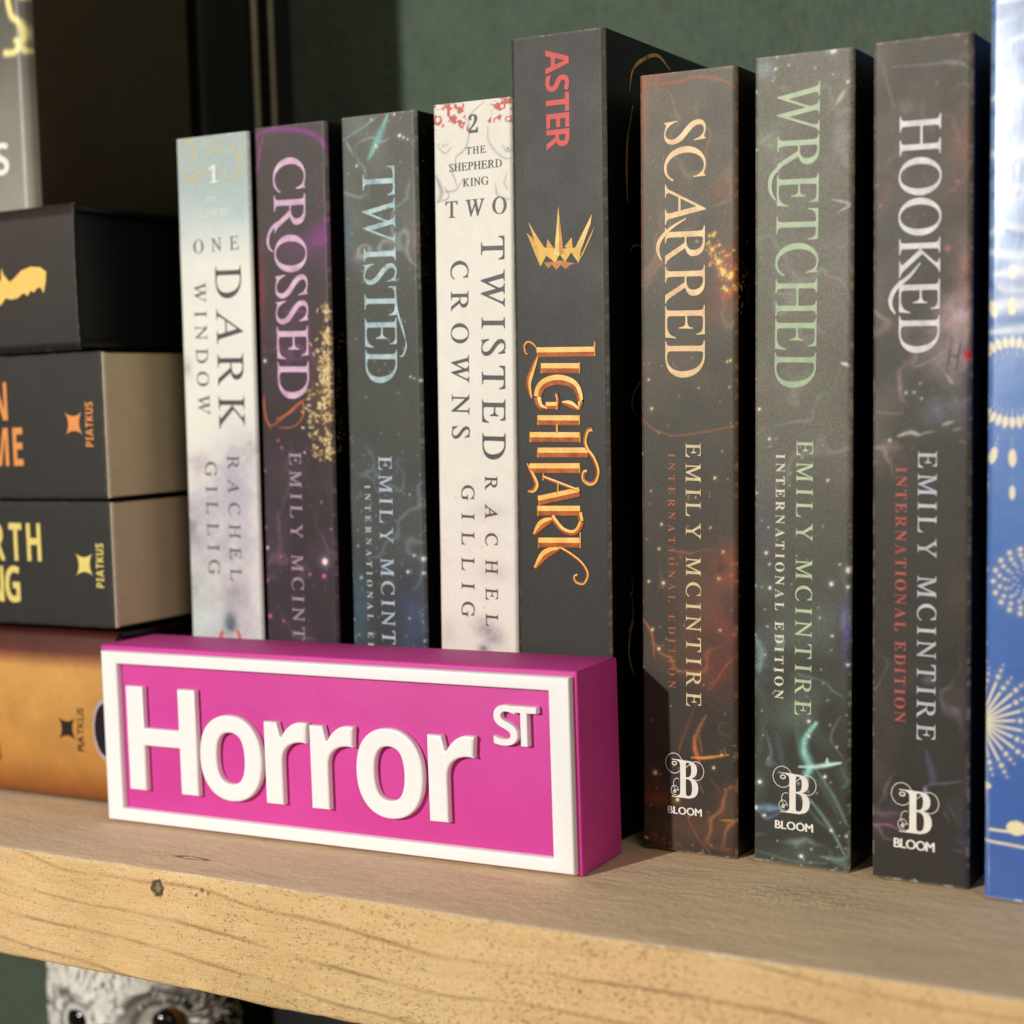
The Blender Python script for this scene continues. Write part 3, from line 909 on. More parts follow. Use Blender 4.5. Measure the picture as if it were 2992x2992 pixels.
('t',(236,226,192),1.34,[(19.8,132.2),(22.0,134.4),(23.2,135.6)]),
('t',(236,226,192),1.34,[(15.7,135.6),(17.2,138.4),(18.1,139.9)]),
('t',(236,226,192),1.34,[(10.8,137.9),(11.6,141.0),(12.0,142.7)]),
('t',(236,226,192),1.34,[(5.5,138.8),(5.5,142.1),(5.5,143.8)]),
('t',(236,226,192),1.34,[(0.1,138.3),(-0.7,141.5),(-1.2,143.3)]),
('t',(236,226,192),1.34,[(-4.9,136.4),(-6.6,139.3),(-7.5,140.9)]),
('t',(236,226,192),1.34,[(-9.3,133.2),(-11.7,135.6),(-13.0,137.0)]),
('t',(236,226,192),1.34,[(-12.7,128.9),(-15.7,130.6),(-17.3,131.6)]),
('t',(236,226,192),1.34,[(-14.8,123.8),(-18.2,124.7),(-20.0,125.2)]),
('t',(236,226,192),1.34,[(-15.5,118.2),(-19.0,118.3),(-20.9,118.3)]),
('t',(236,226,192),1.34,[(-14.8,112.6),(-18.1,111.8),(-20.0,111.3)]),
('t',(236,226,192),1.34,[(-12.6,107.4),(-15.6,105.7),(-17.2,104.8)]),
('t',(236,226,192),1.34,[(-9.1,103.0),(-11.5,100.6),(-12.8,99.2)]),
('t',(236,226,192),1.34,[(-4.6,99.7),(-6.3,96.7),(-7.2,95.1)]),
('t',(236,226,192),1.34,[(0.5,97.6),(-0.4,94.3),(-0.8,92.5)]),
('d',(236,226,192),[(16.2,73.8,0.51),(15.8,71.2,0.52),(14.6,69.0,0.52),(12.8,67.2,0.52),(10.4,66.2,0.52),(7.9,66.1,0.52),(5.5,66.8,0.52),(3.6,68.4,0.52),(2.3,70.5,0.52),(1.8,73.1,0.52),(2.3,75.6,0.52),(3.5,77.9,0.52),(5.4,79.7,0.52),(7.8,80.6,0.52),(10.3,80.7,0.52),(12.6,80.0,0.52),(14.5,78.4,0.51),(15.8,76.2,0.51),(14.9,72.5,0.44),(14.0,70.3,0.44),(12.4,68.5,0.44),(10.3,67.5,0.44),(8.0,67.4,0.44),(5.8,68.2,0.44),(4.2,69.8,0.44),(3.3,72.0,0.44),(3.2,74.4,0.44),(4.1,76.6,0.44),(5.8,78.3,0.44),(7.9,79.3,0.44),(10.2,79.4,0.44),(12.3,78.6,0.44),(14.0,77.0,0.44),(14.9,74.9,0.44),(13.7,73.2,0.36),(13.1,71.1,0.36),(11.7,69.5,0.36),(9.7,68.7,0.36),(7.7,68.8,0.36),(5.9,69.8,0.36),(4.7,71.6,0.36),(4.4,73.7,0.36),(5.1,75.7,0.36),(6.5,77.3,0.36),(8.5,78.1,0.36),(10.5,78.0,0.36),(12.3,77.0,0.36),(13.5,75.3,0.36),(12.6,72.5,0.28),(11.7,70.9,0.28),(10.2,69.9,0.28),(8.5,69.6,0.28),(6.8,70.3,0.28),(5.7,71.7,0.28),(5.4,73.5,0.28),(5.9,75.2,0.28),(7.1,76.6,0.28),(8.8,77.2,0.28),(10.6,76.9,0.28),(12.0,75.9,0.28),(12.7,74.3,0.28),(11.8,73.6,0.24),(11.4,72.0,0.24),(10.3,70.9,0.24),(8.7,70.6,0.24),(7.3,71.2,0.24),(6.5,72.5,0.24),(6.5,74.1,0.24),(7.3,75.5,0.24),(8.7,76.2,0.24),(10.2,76.0,0.24),(11.4,75.0,0.24),(10.9,73.1,0.2),(10.1,71.9,0.2),(8.7,71.5,0.2),(7.6,72.3,0.2),(7.3,73.7,0.2),(8.1,75.0,0.2),(9.5,75.3,0.2),(10.6,74.6,0.2)]),
('s',(236,226,192),0.57,1,0.2,[(-0.9,41.6),(0.2,48.7)]),
('d',(236,226,192),[(0.4,50.2,0.53),(0.7,51.8,0.37),(0.9,53.1,0.24)]),
('s',(236,226,192),0.57,1,0.2,[(-0.7,41.5),(2.6,49.9)]),
('d',(236,226,192),[(3.1,51.3,0.53),(3.7,52.8,0.37),(4.2,54.1,0.24)]),
('s',(236,226,192),0.57,1,0.2,[(-0.5,41.4),(3.5,47.6)]),
('d',(236,226,192),[(4.3,48.8,0.53),(5.3,50.2,0.36),(6.0,51.3,0.24)]),
('s',(236,226,192),0.57,1,0.2,[(-0.4,41.3),(6.1,47.6)]),
('d',(236,226,192),[(7.1,48.6,0.53),(8.3,49.8,0.36),(9.2,50.7,0.24)]),
('s',(236,226,192),0.57,1,0.2,[(-0.2,41.1),(5.9,45.0)]),
('d',(236,226,192),[(7.1,45.8,0.53),(8.5,46.7,0.36),(9.6,47.4,0.24)]),
('s',(236,226,192),0.57,1,0.2,[(-0.1,40.9),(8.1,43.9)]),
('d',(236,226,192),[(9.4,44.4,0.53),(10.9,44.9,0.36),(12.1,45.4,0.24)]),
('s',(236,226,192),0.57,1,0.2,[(-0.1,40.7),(6.8,41.6)]),
('d',(236,226,192),[(8.2,41.7,0.53),(9.8,41.9,0.36),(11.1,42.1,0.24)]),
('s',(236,226,192),0.57,1,0.2,[(-0.1,40.4),(8.3,39.5)]),
('d',(236,226,192),[(9.6,39.4,0.53),(11.2,39.2,0.36),(12.4,39.1,0.24)]),
('s',(236,226,192),0.57,1,0.2,[(-0.2,40.2),(6.2,37.9)]),
('d',(236,226,192),[(7.5,37.4,0.53),(8.9,36.9,0.37),(10.1,36.5,0.24)]),
('s',(236,226,192),0.57,1,0.2,[(-0.3,40.0),(6.6,35.4)]),
('d',(236,226,192),[(7.7,34.6,0.53),(9.0,33.8,0.37),(10.0,33.1,0.24)]),
('s',(236,226,192),0.57,1,0.2,[(-0.5,39.8),(4.1,34.8)]),
('d',(236,226,192),[(5.0,33.8,0.53),(6.0,32.6,0.37),(6.9,31.7,0.24)]),
('s',(236,226,192),0.57,1,0.2,[(-0.7,39.7),(3.3,32.2)]),
('d',(236,226,192),[(4.0,31.0,0.53),(4.7,29.6,0.37),(5.3,28.5,0.25)]),
('s',(236,226,192),0.57,1,0.2,[(-0.9,39.6),(0.9,32.8)]),
('d',(236,226,192),[(1.2,31.4,0.53),(1.6,29.9,0.37),(2.0,28.6,0.25)]),
('s',(236,226,192),0.57,1,0.2,[(-1.1,39.5),(-0.9,30.7)]),
('d',(236,226,192),[(-0.8,29.3,0.54),(-0.8,27.6,0.37),(-0.8,26.3,0.25)]),
('b',(240,228,185),1.3,7.5,16.9,2.4,1.8),
('s',(236,226,192),0.58,1,0.2,[(1.5,15.9),(5.9,15.9),(13.8,16.5)]),
('s',(236,226,192),0.54,1,0.2,[(-0.5,13.2),(9.2,12.7),(15.7,12.5)]),
('b',(240,228,185),1.3,0.0,25.9,1.8,1.0),
('s',(170,190,200),0.29,0.5,0.8,[(0.1,50.2),(0.8,25.6),(1.4,0.8)]),
('d',(236,226,192),[(2.2,165.2,0.35),(2.3,160.9,0.35),(4.2,162.4,0.35),(5.0,159.6,0.35),(6.5,161.4,0.35),(6.3,165.3,0.35),(5.7,171.1,0.35),(3.4,170.6,0.35),(1.8,171.1,0.35)]),
],
}
SWASH={'cro':[(0.8,[(12.6,174.3),(10.0,171.9),(6.1,169.6),(4.4,166.7),(4.6,164.1),(6.2,162.6)])],'sca':[(0.88,[(13.0,161.7),(9.1,159.7),(6.2,157.2),(5.2,155.0),(5.4,153.2),(6.3,151.4)])],'wre':[(0.93,[(11.0,174.3),(7.6,172.5),(4.9,170.1),(4.2,168.0),(4.4,165.9),(5.6,163.9)])],'hoo':[(0.89,[(11.4,146.4),(9.1,143.7),(5.8,141.0),(4.5,138.6),(4.6,136.5),(5.6,134.9)])],'twi':[(0.58,[(17.6,148.5),(17.9,143.7),(19.4,139.2),(20.4,135.8)]),(0.49,[(20.4,135.7),(20.6,133.7),(19.5,131.3),(18.3,131.1)])]}
GILT=[(2.1,0,[(24.0,129.9),(6.9,130.1)]),(0.41,0,[(24.1,132.4),(24.0,130.7),(24.0,128.7)]),(0.47,1,[(7.2,130.4),(6.1,132.0),(4.3,132.8),(3.2,131.7),(3.4,130.0),(4.3,129.5)]),(1.12,1,[(7.2,129.2),(5.5,125.5),(4.3,121.8),(5.1,118.0)]),(2.14,0,[(8.2,125.9),(19.5,125.7)]),(0.37,0,[(8.2,127.2),(8.2,124.5)]),(0.37,0,[(19.6,127.2),(19.5,124.3)]),(1.85,1,[(19.3,114.9),(19.7,117.9),(17.9,121.4),(13.2,122.8),(8.6,121.5),(7.0,118.5),(7.8,115.9),(9.9,115.2)]),(0.65,0,[(12.8,114.9),(13.0,117.5),(12.6,119.1)]),(1.59,0,[(9.4,116.0),(13.0,116.0)]),(1.21,1,[(14.2,116.8),(16.8,116.3),(19.3,114.9)]),(2.16,0,[(6.9,112.2),(19.4,112.1)]),(2.17,0,[(4.5,107.7),(19.4,107.7)]),(0.51,0,[(12.6,111.2),(12.6,108.6)]),(0.38,0,[(6.9,113.4),(6.9,110.9)]),(0.37,0,[(19.4,113.4),(19.3,110.9)]),(0.38,0,[(4.5,109.1),(4.5,106.3)]),(0.37,0,[(19.4,109.0),(19.4,106.3)]),(2.17,0,[(6.7,103.6),(21.8,103.7)]),(0.38,0,[(6.8,104.9),(6.7,102.3)]),(0.83,0,[(23.2,109.7),(21.8,109.4),(20.9,106.8),(21.6,104.5),(23.4,102.2),(24.6,99.0),(23.8,96.2),(22.0,95.5),(20.4,96.6),(20.5,98.4),(21.5,98.7)]),(2.17,0,[(4.2,99.4),(19.2,99.6)]),(0.37,0,[(19.2,100.9),(19.2,98.2)]),(0.95,1,[(3.4,100.6),(5.3,97.3),(6.2,95.0),(5.2,93.4),(3.6,93.3)]),(0.71,0,[(8.3,97.1),(19.1,93.6)]),(2.05,0,[(19.2,93.4),(6.8,90.8)]),(0.47,0,[(12.7,95.6),(12.6,92.3)]),(0.38,0,[(8.3,98.1),(8.2,96.2)]),(0.38,0,[(6.8,92.2),(6.9,89.6)]),(2.18,0,[(6.5,88.1),(19.3,88.4)]),(0.38,0,[(6.5,89.4),(6.5,86.7)]),(1.21,0,[(19.1,88.0),(19.4,84.9),(17.4,82.6),(14.2,83.1),(11.8,85.4),(10.8,86.8)]),(1.6,1,[(11.3,86.1),(7.8,84.6),(5.3,81.7)]),(2.18,0,[(6.6,79.6),(19.2,80.0)]),(0.38,0,[(6.6,80.9),(6.6,78.2)]),(0.37,0,[(19.2,82.7),(19.1,78.5)]),(0.57,0,[(12.8,78.6),(16.2,76.9),(19.4,74.7),(21.2,71.9),(20.1,69.3),(18.0,69.4),(17.3,70.8),(18.3,71.4)]),(1.7,1,[(13.0,78.2),(8.7,76.6),(5.4,72.7)])]
CROWN=[((196,120,45),[(9.4,153.4),(10.7,151.9),(11.8,152.8),(13.1,151.3),(14.4,152.6),(15.8,151.4),(17.3,152.5),(18.9,152.7),(14.2,153.8)]),((235,180,75),[(4.9,164.3),(7.9,155.7),(10.5,156.1),(7.1,160.9)]),((225,170,65),[(4.3,161.5),(8.3,152.5),(9.4,154.7),(6.1,160.0)]),((215,160,60),[(10.6,159.5),(10.0,156.1),(12.9,156.4)]),((222,165,62),[(17.8,159.6),(15.6,157.2),(18.1,156.1)]),((245,200,110),[(23.8,165.2),(18.1,155.7),(20.2,155.5),(23.3,162.6)]),((230,175,70),[(24.6,162.2),(19.4,152.9),(21.1,155.0),(23.7,159.9)]),((236,190,70),[(7.6,157.6),(8.5,152.5),(10.2,155.2),(12.9,153.3),(14.2,155.4),(15.8,153.2),(17.6,155.7),(19.8,152.7),(20.6,156.9),(14.2,156.7)]),((250,215,120),[(14.0,168.0),(12.6,155.5),(14.1,155.0)]),((205,140,55),[(14.0,168.0),(14.1,155.0),(15.4,155.8)])]
COVER_ART=[('lig',0.6,[(39.8,207.3),(31.9,209.9),(22.9,207.5),(16.4,203.7),(14.2,197.9)]),('lig',0.72,[(16.2,194.5),(12.8,184.9),(12.1,175.7),(12.4,168.8)]),('lig',0.42,[(13.2,155.9),(16.4,158.0),(21.9,157.9)]),('lig',0.42,[(20.2,132.7),(20.0,123.2),(15.0,119.0),(13.9,115.3),(16.5,112.9)]),('lig',0.3,[(12.3,71.4),(13.3,66.5),(11.1,64.8)]),('lig',0.48,[(14.2,58.2),(11.4,54.8),(10.7,48.7),(13.8,42.4)]),('lig',0.36,[(12.7,64.7),(13.1,58.9),(10.4,55.4)]),('twi',0.32,[(2.3,153.6),(4.6,153.4)]),('twi',0.19,[(1.9,163.8),(1.6,162.9)]),('twi',0.19,[(0.1,144.2),(0.3,143.1)]),('twi',0.25,[(7.0,160.6),(7.0,160.2)]),('twi',0.39,[(3.0,184.6),(3.7,184.5)]),('twi',0.31,[(7.8,181.7),(7.8,181.1)]),('twi',0.19,[(7.3,188.9),(9.3,188.7)]),('twi',0.31,[(4.5,159.0),(5.7,159.1)]),('twi',0.22,[(0.8,160.4),(1.0,159.7)]),('twi',0.45,[(1.8,180.0),(2.1,179.7)]),('twi',0.41,[(0.3,144.6),(1.8,144.0)]),('twi',0.21,[(5.2,159.3),(4.7,158.2)]),('twi',0.29,[(5.5,166.5),(6.9,166.5)]),('twi',0.4,[(2.2,156.0),(2.5,155.1)]),('twi',0.46,[(1.0,147.3),(1.3,147.0)]),('twi',0.27,[(7.2,160.7),(7.6,160.1)]),('twi',0.39,[(4.3,178.3),(5.0,178.2)]),('twi',0.3,[(4.1,155.5),(4.9,155.2)]),('twi',0.29,[(0.8,167.8),(2.5,167.5)]),('twi',0.33,[(7.8,171.3),(7.8,171.0)]),('twi',0.45,[(1.4,163.3),(1.9,162.5)]),('twi',0.42,[(2.5,184.6),(3.9,184.1)]),('twi',0.34,[(1.2,162.3),(1.1,161.3)]),('twi',0.19,[(5.4,184.2),(7.2,184.0)]),('twi',0.35,[(6.3,144.3),(7.5,143.9)]),('twi',0.38,[(4.2,166.7),(4.7,165.7)]),('twi',0.38,[(4.6,156.2),(6.5,156.4)]),('twi',0.24,[(1.5,161.5),(3.4,161.3)]),('twi',0.38,[(6.6,144.5),(7.7,144.5)]),('twi',0.29,[(0.9,152.5),(1.1,152.2)]),('twi',0.28,[(4.3,168.4),(5.5,168.5)]),('twi',0.46,[(6.5,188.0),(6.4,187.1)]),('twi',0.2,[(0.0,141.8),(-0.3,141.3)]),('twi',0.19,[(3.3,154.5),(3.7,154.3)]),('twi',0.2,[(6.5,157.4),(7.6,157.0)]),('twi',0.39,[(2.1,168.7),(3.4,168.9)]),('twi',0.29,[(1.0,146.8),(1.3,146.2)]),('twi',0.26,[(3.4,173.4),(2.9,172.4)]),('twi',0.23,[(1.6,170.2),(2.5,170.1)]),('twi',0.31,[(4.0,161.0),(5.6,160.9)]),('twi',0.39,[(1.9,193.3),(2.8,193.0)]),('twi',0.44,[(3.2,192.6),(4.6,191.9)]),('twi',0.28,[(1.2,169.4),(2.8,169.3)]),('twi',0.46,[(4.3,151.9),(6.4,151.4)]),('twi',0.48,[(4.1,165.0),(5.2,165.1)]),('twi',0.18,[(0.8,158.4),(0.4,157.5)]),('wre',1.32,[(1.0,193.2),(4.3,190.8),(9.7,189.3)]),('wre',1.2,[(10.3,166.0),(8.4,160.7),(9.9,155.3)]),('wre',0.42,[(4.1,173.7),(8.7,176.8),(11.3,179.2)]),('wre',0.54,[(3.9,152.8),(11.9,153.8)]),('wre',0.42,[(3.5,171.2),(7.5,169.1)]),('wre',0.48,[(9.3,151.5),(10.7,148.1)]),('wre',0.42,[(5.2,99.6),(11.3,96.7),(11.4,92.3)]),('sca',1.57,[(4.2,147.5),(4.2,146.7)]),('sca',1.13,[(3.1,144.2),(3.1,143.5)]),('sca',1.42,[(3.1,139.9),(3.1,139.1)]),('sca',1.12,[(6.5,148.5),(6.5,147.8)]),('sca',1.18,[(1.4,145.6),(1.4,144.9)]),('sca',1.04,[(7.2,143.9),(7.2,143.3)]),('sca',1.49,[(8.5,145.3),(8.5,144.4)]),('sca',1.62,[(7.1,143.2),(7.1,142.3)]),('sca',1.59,[(2.6,144.9),(2.6,144.0)]),('sca',1.04,[(0.4,148.2),(0.5,147.6)]),('sca',1.55,[(1.2,145.3),(1.2,144.4)]),('sca',1.26,[(1.1,139.0),(1.1,138.3)]),('sca',1.63,[(3.0,144.2),(3.0,143.3)]),('sca',1.21,[(5.2,147.3),(5.2,146.6)]),('sca',0.73,[(3.8,150.5),(3.8,150.1)]),('sca',1.29,[(1.6,142.2),(1.6,141.5)]),('sca',0.79,[(0.4,150.9),(0.4,150.4)]),('sca',1.25,[(6.8,147.9),(6.8,147.2)]),('sca',0.88,[(1.1,148.4),(1.1,147.9)]),('sca',1.55,[(6.7,155.9),(6.7,155.1)]),('sca',1.02,[(8.1,139.3),(8.1,138.7)]),('sca',1.7,[(3.7,140.5),(3.7,139.5)]),('sca',0.75,[(3.4,145.8),(3.5,145.4)]),('sca',0.98,[(4.1,145.9),(4.1,145.3)]),('sca',0.68,[(2.8,146.7),(2.8,146.3)]),('sca',1.51,[(7.2,141.1),(7.2,140.3)]),('sca',0.7,[(3.2,144.7),(3.2,144.3)]),('sca',1.45,[(0.8,151.0),(0.8,150.2)]),('sca',0.94,[(8.8,148.1),(8.8,147.6)]),('sca',1.65,[(0.2,146.6),(0.2,145.7)]),('sca',0.79,[(2.4,144.6),(2.4,144.1)]),('sca',0.85,[(0.5,143.8),(0.5,143.3)]),('sca',0.94,[(2.7,138.3),(2.7,137.8)]),('sca',0.77,[(5.2,145.1),(5.2,144.6)]),('sca',0.54,[(6.5,74.8),(6.8,74.3)]),('sca',0.54,[(1.3,73.3),(1.6,72.9)]),('sca',0.54,[(1.6,71.1),(1.8,70.6)]),('sca',0.54,[(6.9,70.1),(7.2,69.6)]),('sca',0.54,[(7.0,68.9),(7.3,68.4)]),('sca',0.54,[(2.6,70.4),(2.9,70.0)]),('sca',0.54,[(5.4,74.0),(5.6,73.6)]),('sca',0.54,[(8.0,74.9),(8.2,74.5)]),('sca',0.54,[(1.5,67.4),(1.7,66.9)]),('sca',0.54,[(7.1,76.8),(7.3,76.4)]),('cro',0.66,[(5.0,109.9),(5.7,109.6)]),('cro',0.56,[(4.8,136.7),(4.6,136.1)]),('cro',0.61,[(1.5,117.1),(1.3,116.6)]),('cro',0.74,[(3.0,121.4),(2.5,120.8)]),('cro',0.52,[(3.7,106.6),(4.3,106.5)]),('cro',0.7,[(1.9,122.6),(3.1,122.5)]),('cro',0.59,[(5.5,138.5),(6.1,138.2)]),('cro',0.67,[(6.3,119.7),(6.3,119.4)]),('cro',0.5,[(2.5,137.9),(2.7,137.4)]),('cro',0.67,[(1.2,113.7),(1.7,113.6)]),('cro',0.51,[(4.3,123.2),(4.0,122.9)]),('cro',0.6,[(3.1,123.6),(3.2,123.2)]),('cro',0.62,[(4.4,134.8),(3.4,134.6)]),('cro',0.5,[(1.4,106.2),(1.9,106.1)]),('cro',0.67,[(5.3,136.7),(5.7,136.6)]),('cro',0.71,[(1.9,109.4),(2.3,109.4)]),('cro',0.77,[(5.6,139.0),(6.3,138.6)]),('cro',0.57,[(4.2,125.2),(3.4,125.0)]),('cro',0.49,[(5.7,117.5),(5.4,117.2)]),('cro',0.48,[(2.6,127.4),(1.8,127.3)]),('cro',0.61,[(6.7,129.1),(6.3,129.0)]),('cro',0.75,[(3.8,128.5),(3.6,127.8)]),('cro',0.76,[(4.2,136.8),(4.7,136.4)]),('cro',0.51,[(3.9,126.3),(4.1,126.0)]),('cro',0.75,[(3.7,138.6),(4.3,138.3)]),('cro',0.66,[(6.8,136.6),(5.6,136.5)]),('cro',0.71,[(6.0,116.4),(6.4,115.8)]),('cro',0.7,[(1.6,116.5),(1.7,116.1)]),('cro',0.48,[(4.9,111.9),(4.9,111.5)]),('cro',0.57,[(6.5,132.5),(7.5,132.0)]),('cro',0.72,[(2.1,128.2),(1.6,127.8)]),('cro',0.74,[(3.0,110.6),(3.3,110.1)]),('cro',0.75,[(4.2,127.2),(3.6,127.2)]),('cro',0.53,[(3.9,112.0),(3.5,111.7)]),('cro',0.71,[(2.4,109.0),(3.0,108.6)]),('cro',0.64,[(2.9,105.8),(3.6,105.7)]),('cro',0.68,[(3.2,105.3),(3.7,105.1)]),('cro',0.65,[(5.9,137.8),(6.3,137.5)]),('cro',0.58,[(3.6,106.7),(3.0,106.4)]),('cro',0.73,[(5.8,134.9),(6.0,134.4)]),('cro',0.71,[(5.0,139.2),(4.9,138.9)]),('cro',0.75,[(3.4,126.7),(3.8,126.1)]),('cro',0.53,[(3.3,114.5),(3.8,114.3)]),('cro',0.62,[(3.9,108.8),(4.3,108.5)]),('cro',0.58,[(3.7,113.3),(4.8,113.3)]),('cro',0.66,[(1.9,105.2),(2.9,105.1)])]


# ------------------------------------------------------------------ the wall behind
def wall_material():
    t = NT('green_wall_paint')
    v = t.coord()
    n = t.noise(v, 55, 5, .6)
    n2 = t.noise(t.coord(scale=(1, 1, .45)), 620, 4, .65)
    n3 = t.noise(v, 7, 3)
    c = t.ramp(t.math('ADD', t.math('MULTIPLY', n, .35), t.math('MULTIPLY', n2, .65)),
               [(.3, (.062, .088, .058)), (.52, (.105, .142, .096)), (.72, (.14, .18, .125))])
    c = t.mix(t.math('MULTIPLY', n3, .5), c, (.075, .118, .098))
    gr = t.noise(v, 1500, 2, .6, out='Color')
    c = t.mix(.5, c, gr, 'OVERLAY')
    t.bump(t.math('ADD', n2, t.math('MULTIPLY', n, .6)), .9, .0016)
    return t.fin(c, .75, .3)


wall = link('wall', box_mesh('wall', -1.6, 1.4, 0.215, 0.26, -0.9, 1.0), wall_material())
wall['kind'] = 'structure'


# ------------------------------------------------------------------ the wooden shelf
def wood_front():
    t = NT('sawn_pine')
    g = t.n('ShaderNodeNewGeometry')
    tc = t.n('ShaderNodeTexCoord')
    sp = t.n('ShaderNodeSeparateXYZ')
    t.l(tc.outputs['Object'], sp.inputs[0])
    X, Y, Z = sp.outputs
    P = tc.outputs['Object']
    # which way the board surface faces
    sn = t.n('ShaderNodeSeparateXYZ')
    t.l(g.outputs['True Normal'], sn.inputs[0])
    top = t.math('GREATER_THAN', sn.outputs[2], .6)
    # ---- front face: growth lines drifting down to the right
    big = t.noise(t.coord(scale=(1, 1, 2.0)), 9, 2, .5)
    mid = t.noise(t.coord(scale=(.35, 1, 1.6)), 60, 3, .6)
    hgt = t.math('MULTIPLY_ADD', X, .045, Z)
    hgt = t.math('MULTIPLY_ADD', big, .022, hgt)
    hgt = t.math('MULTIPLY_ADD', mid, .0022, hgt)
    # knot pulls the lines round itself
    fr = t.math('FRACT', t.math('MULTIPLY', hgt, 118.0))
    line = t.math('SUBTRACT', 1.0, t.math('MULTIPLY', t.math('ABSOLUTE', t.math('SUBTRACT', fr, .5)), 11.0), clamp=True)
    soft = t.math('MULTIPLY', t.math('SUBTRACT', 1.0, fr), t.math('SUBTRACT', 1.0, fr))
    fib = t.noise(t.coord(scale=(.10, 1, 1)), 1500, 4, .65)
    fine = t.noise(P, 2600, 2, .6)
    pat = t.noise(P, 26, 4, .6)
    base = t.ramp(t.math('ADD', t.math('MULTIPLY', pat, .55), t.math('MULTIPLY', fib, .45)),
                  [(.28, (.56, .375, .165)), (.5, (.70, .485, .225)), (.74, (.81, .60, .31))])
    patch = t.ramp(t.noise(t.coord(loc=(3, 1, 2)), 17, 3), [(.42, 0.0), (.64, 1.0)])
    base = t.mix(t.math('MULTIPLY', patch, .55), base, (.80, .49, .25))
    lm = t.math('MULTIPLY', line, t.ramp(t.noise(t.coord(loc=(5, 0, 0)), 38, 3), [(.34, .12), (.6, 1.0)]))
    front = t.mix(t.math('MULTIPLY', lm, .88), base, (.33, .195, .085))
    front = t.mix(t.math('MULTIPLY', soft, .18), front, (.45, .30, .13))
    # saw pits, denser in the middle stretch
    pn = t.noise(t.coord(scale=(.55, 1, 1)), 1500, 3, .6)
    pn2 = t.noise(t.coord(loc=(2, 2, 2), scale=(.8, 1, 1)), 1050, 2, .6)
    zone = t.ramp(t.math('ABSOLUTE', t.math('ADD', X, -.03)), [(.02, 1.0), (.13, 0.0)])
    dens = t.math('MULTIPLY', zone, t.ramp(t.noise(t.coord(loc=(0, 0, 7)), 60, 3), [(.32, .05), (.56, .75)]))
    dens = t.math('ADD', dens, .02)
    pits = t.ramp(t.math('ADD', pn, t.math('MULTIPLY', dens, .085)), [(.645, 0.0), (.69, 1.0)])
    front = t.mix(t.math('MULTIPLY', pits, .62), front, (.30, .19, .085))
    light = t.ramp(t.math('ADD', pn2, t.math('MULTIPLY', dens, .07)), [(.66, 0.0), (.72, 1.0)])
    front = t.mix(t.math('MULTIPLY', light, .35), front, (.95, .76, .45))
    grain = t.noise(P, 3000, 2, .7)
    front = t.mix(.5, front, t.ramp(grain, [(.36, (.30, .30, .30)), (.64, (.70, .70, .70))]), 'OVERLAY')
    # ---- knots
    def knot(kx, kz, rx, rz, axis=Z):
        a = t.math('DIVIDE', t.math('SUBTRACT', X, kx), rx)
        b = t.math('DIVIDE', t.math('SUBTRACT', axis, kz), rz)
        w = t.math('MULTIPLY', t.math('SUBTRACT', t.noise(P, 700, 2), .5), .9)
        return t.math('ADD', t.math('SQRT', t.math('ADD', t.math('MULTIPLY', a, a), t.math('MULTIPLY', b, b))), w)
    k1 = knot(-.1013, -.0046, .0026, .0026)
    front = t.mix(t.ramp(k1, [(.75, 1.0), (1.25, 0.0)]), front, t.ramp(k1, [(.0, (.24, .20, .13)), (.35, (.22, .17, .09)), (.6, (.07, .05, .03)), (.95, (.20, .12, .05))]))
    for kx, kz, r in ((-.0865, -.0035, .0007), (-.0845, -.0042, .0006), (-.0885, -.005, .0005), (.022, -.013, .0006)):
        k2 = knot(kx, kz, r, r)
        front = t.mix(t.ramp(k2, [(.7, .8), (1.2, 0.0)]), front, (.16, .10, .05))
    # ---- top face: greyer, furry sawn surface
    f1 = t.noise(t.coord(scale=(.5, 1, 1), rot=(0, 0, .16)), 480, 5, .75)
    f2 = t.noise(t.coord(scale=(.16, .8, 1), rot=(0, 0, .12)), 200, 4, .6)
    f3 = t.noise(P, 16, 4, .6)
    tc_ = t.ramp(t.math('ADD', t.math('MULTIPLY', f1, .45), t.math('MULTIPLY', f2, .55)),
                 [(.30, (.58, .43, .26)), (.50, (.76, .585, .37)), (.70, (.87, .70, .46))])
    tc_ = t.mix(t.ramp(f3, [(.42, 0.0), (.7, .45)]), tc_, (.60, .51, .41))
    k3 = t.math('ADD', knot(-.100, .0128, .0052, .0011, Y), t.math('MULTIPLY', t.math('SUBTRACT', f2, .5), 2.0))
    tc_ = t.mix(t.ramp(t.math('ABSOLUTE', t.math('SUBTRACT', k3, .9)), [(.0, .95), (.45, 0.0)]), tc_, (.07, .045, .03))
    rough_patch = knot(.058, .045, .016, .008, Y)
    rp = t.ramp(rough_patch, [(.3, 1.0), (1.5, 0.0)])
    tc_ = t.mix(t.math('MULTIPLY', rp, t.ramp(f1, [(.5, 0.0), (.62, .9)])), tc_, (.82, .60, .30))
    tc_ = t.mix(t.math('MULTIPLY', rp, t.ramp(f1, [(.33, .8), (.45, 0.0)])), tc_, (.16, .11, .05))
    nearsign = t.ramp(knot(-.06, .030, .075, .008, Y), [(.5, 1.0), (1.4, 0.0)])
    tc_ = t.mix(t.math('MULTIPLY', nearsign, t.ramp(f1, [(.54, 0.0), (.62, .6)])), tc_, (.86, .64, .36))
    tc_ = t.mix(.75, tc_, t.ramp(grain, [(.36, (.25, .25, .25)), (.64, (.75, .75, .75))]), 'OVERLAY')
    spark = t.ramp(pn2, [(.66, 0.0), (.70, .55)])
    tc_ = t.mix(spark, tc_, (.92, .72, .42))
    bounce_strip = t.ramp(Y, [(.055, 0.0), (.068, .45)])  # bounce light close to the books, painted into the top colour
